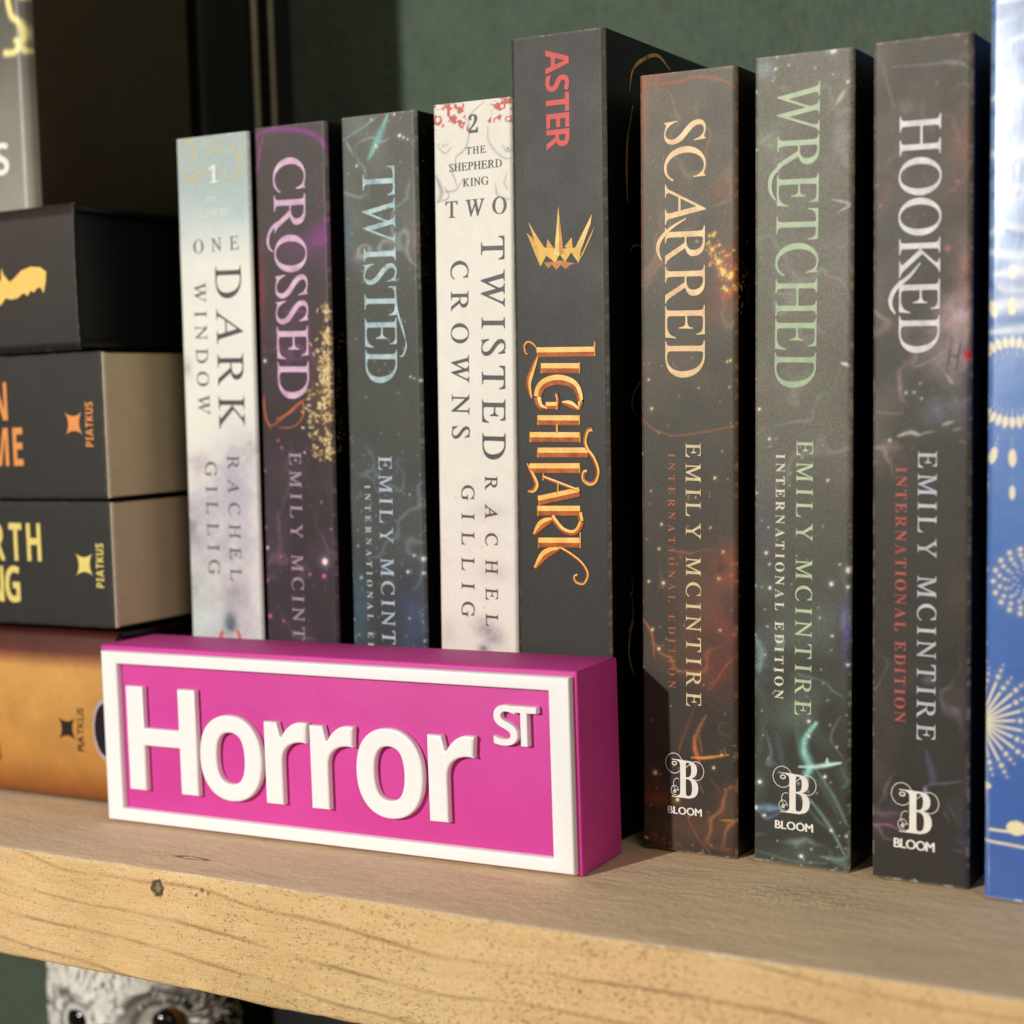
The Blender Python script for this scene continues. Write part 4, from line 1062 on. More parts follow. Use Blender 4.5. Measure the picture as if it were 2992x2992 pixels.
    tc_ = t.mix(bounce_strip, tc_, (.80, .58, .30))
    col = t.mix(top, front, tc_)
    hf = t.math('SUBTRACT', t.math('ADD', t.math('MULTIPLY', fib, .5), t.math('MULTIPLY', fine, .3)), t.math('MULTIPLY', pits, 1.3))
    ht = t.math('MULTIPLY', t.math('ADD', f1, t.math('MULTIPLY', f2, .6)), t.math('MULTIPLY_ADD', rp, 1.6, 1.2))
    hm = t.n('ShaderNodeMix', data_type='FLOAT')
    t.l(top, hm.inputs[0])
    t.l(hf, hm.inputs[2])
    t.l(ht, hm.inputs[3])
    t.bump(hm.outputs[0], .6, .0007)
    return t.fin(col, .72, .25)


def board_mesh(name, x0, x1, depth, thick, seed):
    rng = random.Random(seed)
    prof = []
    r = .0011
    for k in range(5):
        a = math.pi / 2 * k / 4
        prof.append((r - r * math.sin(a), -r + r * math.cos(a)))
    prof = [(depth, 0.0), (.10, 0), (.05, 0.0), (.02, 0), (.006, 0), (.003, 0)] + prof
    prof += [(0, -.006), (0, -.012), (0, -.018), (0, -.024)]
    for k in range(5):
        a = math.pi / 2 * k / 4
        prof.append((r - r * math.cos(a), -thick + r - r * math.sin(a)))
    prof += [(depth, -thick)]
    nstep = int((x1 - x0) / .0016)
    V, F = [], []
    m = len(prof)
    j1 = j2 = 0
    for i in range(nstep + 1):
        x = x0 + (x1 - x0) * i / nstep
        j1 = j1 * .80 + rng.gauss(0, .00010)
        j2 = j2 * .80 + rng.gauss(0, .00016)
        wob = .0005 * math.sin(x * 21) + .0003 * math.sin(x * 57 + 1)
        for k, (y, z) in enumerate(prof):
            e1 = math.exp(-((k - 8) / 2.0) ** 2)
            e2 = math.exp(-((k - 17) / 2.0) ** 2)
            V.append((x, y + (e1 * j1 + e2 * j2) - (wob if y < .003 else 0) * .5, z + (e1 * j1 * .6) - e2 * j2 + (wob if k > 12 else 0)))
    for i in range(nstep):
        for k in range(m):
            k2 = (k + 1) % m
            F.append((i * m + k, (i + 1) * m + k, (i + 1) * m + k2, i * m + k2))
    F.append(tuple(range(m)))
    F.append(tuple(nstep * m + k for k in range(m))[::-1])
    me = mesh_from(name, V, F)
    for p in me.polygons:
        p.use_smooth = len(p.vertices) == 4
    return me


pine = wood_front()
shelf = thing('wooden_shelf', 'rough sawn pine shelf with small dark knot, carrying the books and the pink sign', 'shelf', (0, 0, 0))
link('board', board_mesh('board', -.62, .42, .2148, .0302, 4), pine, shelf)
lower = link('lower_board', board_mesh('lower_board', -.62, .42, .2148, .0302, 9), pine, shelf, loc=(0, 0, -.245))
lower['label'] = 'lower shelf board the owl stands on'


# ------------------------------------------------------------------ paper and cover materials
def paper_material(name, c, freq=5200, axis='X', lines=.22):
    t = NT(name)
    tc = t.n('ShaderNodeTexCoord')
    sp = t.n('ShaderNodeSeparateXYZ')
    t.l(tc.outputs['Object'], sp.inputs[0])
    ax = {'X': 0, 'Y': 1, 'Z': 2}[axis]
    s = [.02, .02, .02]
    s[ax] = 1
    n = t.noise(t.coord(scale=s), freq, 3, .7)
    n2 = t.noise(t.coord(), 40, 4)
    a = srgb(c)
    col = t.ramp(t.math('ADD', t.math('MULTIPLY', n, .7), t.math('MULTIPLY', n2, .3)),
                 [(.3, [x * (1 - lines * 1.6) for x in a]), (.6, a)])
    t.bump(n, .3, .0003)
    return t.fin(col, .8, .2)


paper_book = paper_material('book_paper', (205, 190, 160), axis='X')
paper_stack = paper_material('stack_paper', (214, 198, 160), axis='Z', lines=.14)


def cover_black(name, c=(16, 14, 13), rough=.38):
    return mat_plain(name, c, rough, .3, 300, .4, .1)


black_cover = cover_black('black_cover')


def stack_letters(parent, name, rows):
    """upright stacked lines on a spine lying on its side"""
    pass


STEP = 0.32


def paperback(key, label, x, y, w, h, lean, paint, depth=.129, cover=None, texts=(), swash_mat=None, round_r=1.1, bow=.0, sp_mat=None, step=STEP, seed=1):
    r = thing('book', label, 'book', (x * MM, y * MM, (w * math.sin(lean)) * MM + .00025), (0, lean, 0), None)
    cv = Canvas(w, h, step, seed)
    paint(cv)
    me = cv.mesh('spine', round_r, bow)
    link('spine', me, sp_mat or SPM, r)
    t = .35 * MM
    W, H, Rr = w * MM, h * MM, round_r * MM
    cmat = cover or black_cover
    link('front_cover', box_mesh('front_cover', W - t, W, Rr, depth, 0, H, .00012, 1), cmat, r)
    link('back_cover', box_mesh('back_cover', 0, t, Rr, depth, 0, H, .00012, 1), cmat, r)
    link('page_block', box_mesh('page_block', t + .0001, W - t - .0001, Rr + .0002, depth - .0005, .0002, H - .0003), paper_book, r)
    for tx in texts:
        nm, text, st, ua, va, ub, vb, cap, mt = tx[:9]
        kw = tx[9] if len(tx) > 9 else {}
        link(nm, text_mesh(nm, text, st, (ua, va), (ub, vb), cap, proud=.10 + bow, **kw), mt, r)
    if key in SWASH and swash_mat:
        link('letter_flourish', ribbon('letter_flourish', [(w_, 1, p) for w_, p in SWASH[key]], .17), swash_mat, r)
    cov = [c for c in COVER_ART if c[0] == key]
    co_ = None
    if cov:
        V, F = [], []
        groups = {}
        for k, (_, w_, pts) in enumerate(cov):
            P = [np.array(p) for p in smooth_path(pts, 6)]
            n = len(P)
            for i in range(n):
                tt = P[min(i + 1, n - 1)] - P[max(i - 1, 0)]
                tt = tt / (np.linalg.norm(tt) + 1e-9)
                nn = np.array([-tt[1], tt[0]])
                ww = w_ * (.8 if key == 'lig' else .5) * (.3 + .8 * math.sin(math.pi * min(max(i / (n - 1), .05), .95)))
                b = len(V)
                for q in (P[i] + nn * ww, P[i] - nn * ww):
                    V.append((W + (.06 + k * .002) * MM, q[0] * MM, q[1] * MM))
                if i:
                    F.append((b - 2, b - 1, b + 1, b))
        co_ = link('cover_print', mesh_from('cover_print', V, F), COVM[key], r)
        co_['kind'] = 'stuff'
    return r


SPM = mat_spine('printed_spine', .46, .42, .22, 0, 2300)
SPM_PALE = mat_spine('printed_pale_spine', .5, .16, .22, 0, 1500)
SPM_GLOSS = mat_spine('glossy_blue_spine', .28, .12, .5, .12)
COVM = {'lig': print_mat('gilt_cover_line', (240, 186, 120), .4), 'twi': print_mat('scratchy_cover_print', (120, 112, 100), .3), 'wre': print_mat('grey_cover_print', (86, 80, 72), .4),
        'sca': print_mat('ember_cover_print', (235, 165, 80), .3, c2=(150, 70, 30)), 'cro': print_mat('gold_fleck_cover_print', (190, 155, 95), .3, c2=(110, 75, 40))}


def bloom_logo(parent, b0, b1, v1, v0, bl0, bl1, capb, mt):
    """white capital B with thin rings and the small word beneath"""
    w_, h_ = b1 - b0, v1 - v0
    co, fs = glyph('B', 'b')
    wid = co[:, 0].max()
    V = [((b0 + c[0] / wid * w_) * MM, -.16 * MM, (v0 + c[1] * h_) * MM) for c in co]
    F = list(fs)

    def ring(cx, cy, rx, ry, a0=0, a1=360, w=.16, yy=-.13):
        n = 30
        b = len(V)
        for i in range(n + 1):
            a = math.radians(a0 + (a1 - a0) * i / n)
            for s in (-1, 1):
                V.append(((b0 + (cx) * w_ + (rx * w_ + s * w * .5) * math.cos(a)) * MM, yy * MM, (v1 - cy * h_ + (ry * h_ + s * w * .5) * math.sin(a)) * MM))
        for i in range(n):
            F.append((b + 2 * i, b + 2 * i + 1, b + 2 * i + 3, b + 2 * i + 2))
    ring(-.15, .10, .40, .27)
    ring(-.13, .10, .10, .045, 0, 360, .28, -.135)
    ring(.90, .25, .36, .25, -120, 150, .16, -.14)
    ring(.0, .66, .18, .16, 60, 300, .15, -.142)
    ring(-.12, .83, .17, .13, 0, 300, .15, -.145)
    ring(-.12, .86, .05, .03, 0, 360, .28, -.148)
    for (ax, ay), (bx, by), w in (((-.25, 0), (.3, 0), .22), ((-.25, 1), (.6, 1.0), .22), ((.22, .3), (.70, .02), .16)):
        P0 = np.array([b0 + ax * w_, v1 - ay * h_])
        P1 = np.array([b0 + bx * w_, v1 - by * h_])
        t = (P1 - P0) / np.linalg.norm(P1 - P0)
        nn = np.array([-t[1], t[0]]) * w * .5
        b = len(V)
        for q in (P0 + nn, P0 - nn, P1 - nn, P1 + nn):
            V.append((q[0] * MM, -.152 * MM, q[1] * MM))
        F.append((b, b + 1, b + 2, b + 3))
    link('publisher_emblem', mesh_from('publisher_emblem', V, F), mt, parent)
    link('publisher_name', text_mesh('publisher_name', 'BLOOM', 'n', bl0, bl1, capb, heavy=.05), mt, parent)


def gold_splatter(c, seed=11):
    rng = random.Random(seed)
    for i in range(760):
        t = rng.random()
        v = 147 - t * 46
        u = 25.4 - abs(rng.gauss(0, 1)) * (1.9 + 3.4 * math.exp(-((v - 112) / 12) ** 2))
        a = rng.random() * math.pi
        L = rng.uniform(.3, 1.0)
        col = rng.choice([(222, 198, 140), (200, 170, 105), (240, 222, 175), (150, 112, 62)])
        jn = c.n2[min(c.ny - 1, int(v / c.step)), min(c.nx - 1, int(max(0, min(u, c.w)) / c.step))]
        if rng.random() < (math.exp(-((v - 118) / 16) ** 2) + .2) * max(0, (jn - .40)) * 9:
            c.stroke(col, rng.uniform(.22, .45), .9, .3, [(u, v), (u + L * math.cos(a), v + L * math.sin(a))])


def stars(c, n, col, seed, r=(.08, .18), v0=0, v1=200):
    rng = random.Random(seed)
    c.dots(col, [(rng.uniform(0, c.w), rng.uniform(v0, v1), rng.uniform(*r)) for _ in range(n)])


def p_odw(c):
    c.fill_v([(0, (196, 206, 200)), (30, (204, 211, 205)), (60, (220, 220, 212)), (120, (230, 228, 218)), (160, (228, 228, 218)), (172, (198, 207, 205)), (186, (174, 188, 186)), (199, (170, 182, 176))])
    c.mottle(.05)
    for i, (u, v, ru, rv, g) in enumerate(((20, 98, 9, 16, 196), (6, 84, 8, 14, 190), (16, 74, 10, 16, 186), (4, 62, 7, 12, 172), (20, 56, 9, 12, 190), (10, 46, 8, 10, 180))):
        c.blob((g, g - 5, g + 4), .9, u, v, ru, rv)
    c.run(ART['odw'])
    c.wear((235, 232, 220), .3, 1)


def p_cro(c):
    c.fill_v([(0, (53, 46, 49)), (60, (57, 49, 53)), (110, (58, 50, 53)), (150, (68, 60, 58)), (199, (80, 75, 73))])  # upper stops lightened: sheen painted into the base colour
    c.mottle(.12)
    c.smoke((134, 73, 132), 0.62, 120, 205, 80)
    c.smoke((116, 87, 103), 0.50, 0, 110, 81)
    c.run(ART['cro'])
    gold_splatter(c)
    stars(c, 60, (160, 90, 150), 4, (.07, .16), 0, 130)
    c.wear((140, 120, 125), .3, 2)


def p_twi(c):
    c.fill_v([(0, (49, 52, 54)), (50, (57, 58, 57)), (90, (66, 68, 64)), (150, (77, 79, 72)), (199, (97, 97, 90))])  # gloss sheen of the upper spine is part of these colours
    c.mottle(.12)
    c.smoke((116, 129, 134), 0.50, 0, 110, 71)
    c.smoke((168, 179, 173), 0.50, 150, 210, 72)
    c.run(ART['twi'])
    stars(c, 80, (150, 170, 180), 5, (.06, .14), 0, 110)
    stars(c, 40, (180, 180, 170), 6, (.06, .12), 120, 198)
    c.wear((150, 150, 145), .35, 3)


def p_two(c):
    c.fill_v([(0, (214, 208, 200)), (60, (228, 222, 212)), (120, (230, 226, 216)), (199, (226, 222, 210))])
    c.mottle(.05)
    c.mottle(.04, 'n2')
    c.run(ART['two'])
    stars(c, 30, (205, 180, 130), 7, (.1, .3), 10, 140)
    c.wear((240, 238, 230), .2, 4)


def p_lig(c):
    c.fill_v([(0, (54, 54, 52)), (100, (56, 55, 52)), (212, (58, 55, 51))])
    c.mottle(.03)
    c.mottle(.03, 'n2')
    c.wear((150, 140, 128), .5, 5)
    c.put((slice(None), slice(None)), np.tile(np.exp(-((c.u - c.w) / .5) ** 2) * .35, (c.ny, 1)), (150, 142, 130))


def p_sca(c):
    c.fill_v([(0, (53, 49, 44)), (60, (64, 59, 52)), (120, (75, 71, 60)), (199, (93, 88, 75))])  # brown base, paler upwards to paint the sheen
    c.mottle(.14)
    c.smoke((168, 107, 71), 0.69, 0, 90, 73)
    c.smoke((156, 123, 94), 0.44, 110, 205, 74)
    c.run(ART['sca'])
    stars(c, 60, (205, 150, 95), 8, (.05, .12), 0, 130)
    stars(c, 30, (190, 120, 70), 18, (.06, .14), 130, 198)
    c.wear((170, 130, 100), .4, 6)


def p_wre(c):
    c.fill_v([(0, (58, 58, 53)), (30, (58, 59, 54)), (70, (79, 78, 69)), (110, (103, 99, 86)), (199, (110, 105, 92))])  # olive base; the paler upper half includes painted sheen
    c.mottle(.12)
    c.smoke((136, 159, 150), 0.75, -5, 75, 75)
    c.smoke((145, 145, 134), 0.50, 90, 205, 76)
    c.run(ART['wre'])
    # speckled varnish
    rng = np.random.default_rng(2)
    nz = rng.random(c.c.shape[:2])[..., None] - .5
    nz3 = rng.random(c.c.shape) - .5
    k = np.interp(c.v, [60, 120], [.15, .5])[:, None, None]
    c.c *= 1 + k * (nz * .6 + nz3 * .5)
    stars(c, 55, (200, 205, 195), 9, (.05, .12), 0, 110)
    c.wear((175, 172, 155), .5, 7)


def p_hoo(c):
    c.fill_v([(0, (53, 49, 46)), (60, (60, 57, 50)), (120, (69, 66, 57)), (198, (82, 75, 64))])  # lighter top stops stand in for the sheen
    c.mottle(.12)
    c.smoke((132, 118, 125), 0.56, 0, 60, 77)
    c.smoke((168, 143, 136), 0.56, 95, 150, 78)
    c.smoke((138, 125, 116), 0.44, 150, 205, 79)
    c.run(ART['hoo'])
    stars(c, 30, (150, 120, 105), 10, (.06, .15), 100, 195)
    c.wear((180, 170, 155), .45, 8)


def p_blu(c):
    c.fill_v([(0, (66, 100, 176)), (60, (74, 112, 182)), (130, (86, 128, 194)), (160, (108, 142, 192)), (236, (124, 154, 192))])  # blue print, with a glossy reflection painted in towards the top
    c.mottle(.07)
    c.mottle(.05, 'n2')
    for k in range(26):  # pale and dark streaks: glare on the gloss, painted as colour
        rng = random.Random(k)
        v = rng.uniform(120, 205)
        c.stroke(rng.choice([(52, 92, 165), (222, 230, 234), (60, 98, 160), (205, 216, 226)]), rng.uniform(.8, 3), .75, .9, [(rng.uniform(-2, 4), v), (rng.uniform(5, 9), v + rng.uniform(-2, 2)), (rng.uniform(12, 20), v + rng.uniform(-3, 3))])
    c.run(ART['blu'])
    c.wear((230, 235, 240), .1, 9)


# lettering inks
ink_dark = print_mat('grey_ink', (88, 86, 88))
ink_faint = print_mat('faint_white_ink', (236, 240, 234), .05)
ink_white = print_mat('white_ink', (238, 234, 226), .06)
ink_pink = print_mat('pink_foil', (226, 192, 212), c2=(184, 142, 180))
ink_lilac = print_mat('lilac_ink', (176, 150, 176))
ink_ice = print_mat('ice_blue_foil', (190, 214, 216), c2=(128, 156, 168))
ink_blue = print_mat('pale_blue_ink', (182, 200, 216))
ink_grey = print_mat('light_grey_ink', (196, 200, 200))
ink_brown = print_mat('red_brown_ink', (112, 66, 64), c2=(80, 74, 76))
ink_red = print_mat('red_ink', (206, 52, 46), .08)
ink_peach = print_mat('peach_foil', (236, 204, 152), c2=(206, 166, 116))
ink_cream = print_mat('cream_ink', (228, 208, 158))
ink_rust = print_mat('rust_ink', (172, 98, 68))
ink_green = print_mat('pale_green_foil', (172, 188, 144), c2=(142, 168, 138))
ink_palegreen = print_mat('pale_green_ink', (196, 214, 172))
ink_bone = print_mat('bone_ink', (230, 226, 206))
ink_silver = print_mat('silver_foil', (226, 222, 224), c2=(188, 184, 190))
ink_slate = print_mat('pale_slate_ink', (204, 206, 216))
ink_dullred = print_mat('dull_red_ink', (184, 92, 84))

HV = dict(heavy=0)
HV2 = dict(heavy=.012)

b = paperback('odw', 'cream paperback with teal top and grey lettering, leftmost of the upright row', -146.07, 67.6, 27.38, 198.4, .0152, p_odw, texts=[
    ('title_lettering', 'ONE', 'i', 5.8, 164.4, 23.0, 164.7, 3.9, ink_dark, HV),
    ('title_lettering', 'DARK', 'i', 13.8, 160.1, 13.5, 112.1, 9.7, ink_dark, HV),
    ('title_lettering', 'WINDOW', 'i', 5.4, 155.8, 5.5, 116.4, 4.5, ink_dark, HV),
    ('author_lettering', 'RACHEL', 'i', 16.2, 104.2, 16.0, 66.8, 4.2, ink_dark, HV),
    ('author_lettering', 'GILLIG', 'i', 7.5, 102.3, 7.6, 68.3, 4.3, ink_dark, HV),
    ('volume_number', '1', 'b', 12.6, 184.6, 14.9, 184.6, 4.9, ink_white, HV2),
    ('series_lettering', 'THE', 'i', 10.8, 179.0, 15.6, 179.1, 1.7, ink_faint, HV),
    ('series_lettering', 'SHEPHERD', 'i', 6.0, 174.6, 20.0, 174.8, 2.0, ink_faint, HV),
    ('series_lettering', 'KING', 'i', 9.6, 170.2, 16.4, 170.3, 1.9, ink_faint, HV)], sp_mat=SPM_PALE, seed=31)

b = paperback('cro', 'dark purple-brown paperback with pink title letters and gold splatter on its right edge', -117.08, 67.5, 25.71, 198.3, .0191, p_cro, texts=[
    ('title_lettering', 'CROSSED', 'i', 6.9, 189.1, 6.6, 120.3, 11.2, ink_pink, HV),
    ('author_lettering', 'EMILY MCINTIRE', 'i', 10.0, 104.8, 9.7, 35.5, 4.2, ink_lilac, HV2)], swash_mat=ink_pink, seed=32)

b = paperback('twi', 'dark grey paperback with ice blue title letters and a teal beam at its top', -86.0, 67.7, 25.12, 197.9, .0172, p_twi, texts=[
    ('title_lettering', 'TWISTED', 'i', 7.3, 183.6, 6.7, 123.9, 10.7, ink_ice, HV),
    ('author_lettering', 'EMILY MCINTIRE', 'i', 10.4, 103.3, 10.3, 36.2, 4.4, ink_blue, HV2),
    ('edition_lettering', 'INTERNATIONAL EDITION', 'b', 5.4, 95.1, 5.4, 34.0, 1.9, ink_grey)], swash_mat=ink_ice, seed=33)

b = paperback('two', 'off-white paperback with red thorns at its top, beside the tallest charcoal book', -56.58, 67.6, 24.73, 197.8, .0241, p_two, texts=[
    ('title_lettering', 'TWO', 'i', 3.9, 167.3, 22.9, 167.6, 4.4, ink_dark, HV2),
    ('title_lettering', 'TWISTED', 'i', 14.9, 161.7, 14.5, 102.2, 7.2, ink_dark, HV2),
    ('title_lettering', 'CROWNS', 'i', 5.2, 155.7, 4.9, 107.7, 5.5, ink_dark, HV2),
    ('author_lettering', 'RACHEL', 'i', 15.2, 97.6, 14.9, 56.7, 3.8, ink_brown, HV2),
    ('author_lettering', 'GILLIG', 'i', 7.7, 95.0, 7.2, 58.8, 4.0, ink_brown, HV2),
    ('volume_number', '2', 'b', 11.4, 189.4, 14.8, 189.4, 4.6, ink_dark, dict(xs=.9)),
    ('series_lettering', 'THE', 'i', 10.6, 183.8, 16.6, 183.9, 1.9, ink_dark, HV2),
    ('series_lettering', 'SHEPHERD', 'i', 5.2, 179.6, 21.6, 179.8, 2.1, ink_dark, HV2),
    ('series_lettering', 'KING', 'i', 9.4, 175.4, 17.4, 175.5, 2.1, ink_dark, HV2)], sp_mat=SPM_PALE, seed=34)

# ---- the tall charcoal book with the gilt title
lig = paperback('lig', 'tallest book, charcoal spine with red author name, gold crown and gilt swirling title', -31.14, 67.6, 27.78, 212.0, .0193, p_lig, depth=.135, texts=[
    ('author_lettering', 'ASTER', 'g', 10.7, 208.0, 10.7, 182.4, 6.8, ink_red)], seed=35)
gilt_light = print_mat('bright_gilt', (255, 205, 112), c2=(240, 172, 72))
gilt_deep = print_mat('deep_orange_gilt', (196, 112, 54), c2=(150, 78, 44))
gilt_edge = print_mat('dark_red_outline', (84, 36, 26))


def half_ribbons(name, strokes, side, proud):
    V, F = [], []
    for k, (w, tp, pts) in enumerate(strokes):
        w = w * 1.18
        P = [np.array(p) for p in smooth_path(pts, 7)]
        n = len(P)
        b = len(V)
        for i, p in enumerate(P):
            t = P[min(i + 1, n - 1)] - P[max(i - 1, 0)]
            t = t / (np.linalg.norm(t) + 1e-9)
            nn = np.array([-t[1], t[0]])
            if nn[1] < 0 and abs(P[-1][0] - P[0][0]) > abs(P[-1][1] - P[0][1]):
                nn = -nn
            s = i / (n - 1)
            ww = w * .5
            if tp == 1:
                ww *= .25 + .95 * math.sin(math.pi * min(max(s, .03), .97)) ** .8
            if side == 'edge':
                a, c = p + nn * (ww + .14), p - nn * (ww + .22)
                y0 = y1 = 0
            elif side == 'up':
                a, c = p + nn * ww, p - nn * ww * .05
                y0, y1 = 0, .10
            else:
                a, c = p - nn * ww * .05, p - nn * ww
                y0, y1 = .10, 0
            yy = proud + (k % 9) * .005
            V.append((a[0] * MM, -(yy + y0) * MM, a[1] * MM))
            V.append((c[0] * MM, -(yy + y1) * MM, c[1] * MM))
        for i in range(n - 1):
            F.append((b + 2 * i, b + 2 * i + 1, b + 2 * i + 3, b + 2 * i + 2))
    return mesh_from(name, V, F)


link('title_outline', half_ribbons('title_outline', GILT, 'edge', .08), gilt_edge, lig)
link('title_lettering', half_ribbons('title_lettering', GILT, 'up', .16), gilt_light, lig)
link('title_shading', half_ribbons('title_shading', GILT, 'down', .16), gilt_deep, lig)
crown_parts = {}
for k, (colr, poly) in enumerate(CROWN):
    me = mesh_from('crown_facet', [(p[0] * MM, -(.10 + .012 * k) * MM, p[1] * MM) for p in poly], [tuple(range(len(poly)))])
    link('crown_facet', me, print_mat('crown_gold_%d' % k, colr, .2), lig)

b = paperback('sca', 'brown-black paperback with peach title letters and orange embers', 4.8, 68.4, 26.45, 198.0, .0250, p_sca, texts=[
    ('title_lettering', 'SCARRED', 'i', 7.2, 186.0, 7.1, 122.0, 10.9, ink_peach, HV),
    ('author_lettering', 'EMILY MCINTIRE', 'i', 12.7, 105.5, 12.7, 38.2, 4.1, ink_cream, HV2),
    ('edition_lettering', 'INTERNATIONAL EDITION', 'b', 7.8, 102.8, 7.7, 42.4, 2.0, ink_rust)], swash_mat=ink_peach, seed=36)
bloom_logo(b, 10.1, 16.0, 23.9, 14.2, (7.5, 9.6), (16.9, 9.8), 1.9, ink_white)

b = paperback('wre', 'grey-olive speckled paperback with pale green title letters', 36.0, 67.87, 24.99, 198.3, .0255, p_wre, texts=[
    ('title_lettering', 'WRETCHED', 'i', 6.2, 191.5, 5.4, 118.5, 10.6, ink_green, HV),
    ('author_lettering', 'EMILY MCINTIRE', 'i', 11.2, 105.7, 10.9, 38.0, 4.2, ink_palegreen, HV2),
    ('edition_lettering', 'INTERNATIONAL EDITION', 'b', 5.9, 102.3, 5.6, 41.5, 2.3, ink_bone)], swash_mat=ink_green, seed=37)
bloom_logo(b, 8.7, 14.9, 23.0, 13.2, (5.9, 8.8), (15.7, 8.9), 2.0, ink_white)

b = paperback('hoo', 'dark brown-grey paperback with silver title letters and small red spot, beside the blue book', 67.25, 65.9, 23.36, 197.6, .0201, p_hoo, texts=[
    ('title_lettering', 'HOOKED', 'i', 6.5, 180.2, 6.4, 125.7, 9.6, ink_silver, HV),
    ('author_lettering', 'EMILY MCINTIRE', 'i', 11.1, 102.8, 11.0, 34.6, 4.4, ink_slate, HV2),
    ('edition_lettering', 'INTERNATIONAL EDITION', 'b', 5.8, 99.1, 5.6, 38.3, 2.6, ink_dullred)], swash_mat=ink_silver, seed=38)
bloom_logo(b, 8.4, 14.7, 22.1, 12.0, (5.6, 8.0), (15.3, 7.9), 2.2, ink_white)

b = paperback('blu', 'glossy blue book with gold fireworks and dots at the right edge of the row', 95.41, 60.5, 28.0, 236.0, .0211, p_blu, depth=.145, cover=mat_plain('blue_cover', (70, 105, 180), .3, .1), sp_mat=SPM_GLOSS, round_r=1.6, bow=.5, seed=39)

# ------------------------------------------------------------------ pink street-sign block
pink = None


def pink_material():
    t = NT('pink_printed_plastic')
    v = t.coord(rot=(0, .7, 0), scale=(1, 1, .05))
    n = t.noise(v, 2600, 2)
    n2 = t.noise(t.coord(), 3200, 2)
    n3 = t.noise(t.coord(), 24, 3)
    c = t.ramp(t.math('ADD', t.math('MULTIPLY', n2, .6), t.math('MULTIPLY', n3, .4)), [(.32, (.53, .034, .262)), (.68, (.69, .064, .375))])
    sc1 = t.ramp(t.noise(t.coord(loc=(4, 0, 1)), 60, 3), [(.52, 0.0), (.62, 1.0)])
    ln = t.noise(t.coord(rot=(0, .9, 0), scale=(1, 1, .04)), 1900, 2)
    hh = t.math('ADD', t.math('MULTIPLY', n, .6), t.math('MULTIPLY', n2, .6))
    t.bump(t.math('ADD', hh, t.math('MULTIPLY', t.math('MULTIPLY', ln, sc1), 1.2)), .30, .0003)
    return t.fin(c, .55, .35)


def white_plastic():
    t = NT('white_printed_plastic')
    n2 = t.noise(t.coord(), 1500, 2)
    c = t.ramp(n2, [(.3, (.86, .86, .86)), (.7, (.89, .89, .885))])
    t.bump(n2, .03, .0001)
    return t.fin(c, .42, .45, Subsurface_Weight=.12, Subsurface_Scale=.002)


pink = pink_material()
white = white_plastic()
sign = thing('street_sign_block', 'bright pink block sign with raised white border and letters reading Horror ST', 'sign', (-.15119, .03458, .0003), (0, 0, .02438))
SL, SD, SH = .15421, .02325, .05124
link('block', box_mesh('block', 0, SL, 0, SD, 0, SH, .0006, 3), pink, sign)


def frame_mesh(o, i, d, bev):
    (ox0, oz0, ox1, oz1), (ix0, iz0, ix1, iz1) = o, i
    bm = bmesh.new()

    def ring(x0, z0, x1, z1, y):
        return [bm.verts.new((x * MM, y * MM, z * MM)) for x, z in ((x0, z0), (x1, z0), (x1, z1), (x0, z1))]
    of, inf = ring(ox0, oz0, ox1, oz1, -d), ring(ix0, iz0, ix1, iz1, -d)
    ob, inb = ring(ox0, oz0, ox1, oz1, -.0), ring(ix0, iz0, ix1, iz1, -.0)
    for k in range(4):
        j = (k + 1) % 4
        bm.faces.new((of[k], of[j], inf[j], inf[k]))
        bm.faces.new((ob[k], ob[j], of[j], of[k]))
        bm.faces.new((inf[k], inf[j], inb[j], inb[k]))
        bm.faces.new((inb[k], inb[j], ob[j], ob[k]))
    bmesh.ops.recalc_face_normals(bm, faces=bm.faces[:])
    fe = [e for e in bm.edges if all(abs(v.co.y + d * MM) < 1e-7 for v in e.verts) and len([f for f in e.link_faces]) == 2 and abs(e.link_faces[0].normal.dot(e.link_faces[1].normal)) < .1]
    bmesh.ops.bevel(bm, geom=fe, offset=bev * MM, segments=4, profile=.5, affect='EDGES')
    me = bpy.data.meshes.new('border')
    bm.to_mesh(me)
    bm.free()
    for p in me.polygons:
        p.use_smooth = True
    me.set_sharp_from_angle(angle=math.radians(40))
    return me


link('border', frame_mesh((1.9, .7, 153.0, 49.9), (7.7, 4.4, 147.1, 46.3), 2.1, .6), white, sign)


def sign_letter(ch, u0, u1, z0, z1, bev=.015, depth=2.4):
    co, fs = raw_glyph(ch, 'g', .018, bev)
    co = co.copy()
    mn, mx = co.min(0), co.max(0)
    co = (co - mn) / (mx - mn)
    V = []
    for x, y, z in co:
        V.append(((u0 + x * (u1 - u0)) * MM, -(z * depth - .1) * MM, (z0 + y * (z1 - z0)) * MM))
    me = mesh_from('letter', V, fs)
    for p in me.polygons:
        p.use_smooth = True
    me.set_sharp_from_angle(angle=math.radians(50))
    link('letter', me, white, sign)


# tops and feet of the raised letters, millimetres on the block
for ch, u0, u1, z0, z1 in (('H', 10.8, 35.9, 10.3, 40.2), ('o', 36.9, 58.3, 9.9, 33.9), ('r', 59.4, 73.8, 10.5, 33.5), ('r', 74.6, 88.8, 10.5, 33.5), ('o', 89.3, 110.0, 9.9, 33.8), ('r', 111.6, 125.7, 10.5, 33.5)):
    sign_letter(ch, u0, u1, z0, z1)
for ch, u0, u1, z0, z1 in (('S', 131.2, 138.2, 31.7, 42.1), ('T', 136.4, 143.7, 31.9, 42.0)):
    sign_letter(ch, u0, u1, z0, z1, .012, 2.1 if ch == 'S' else 2.2)

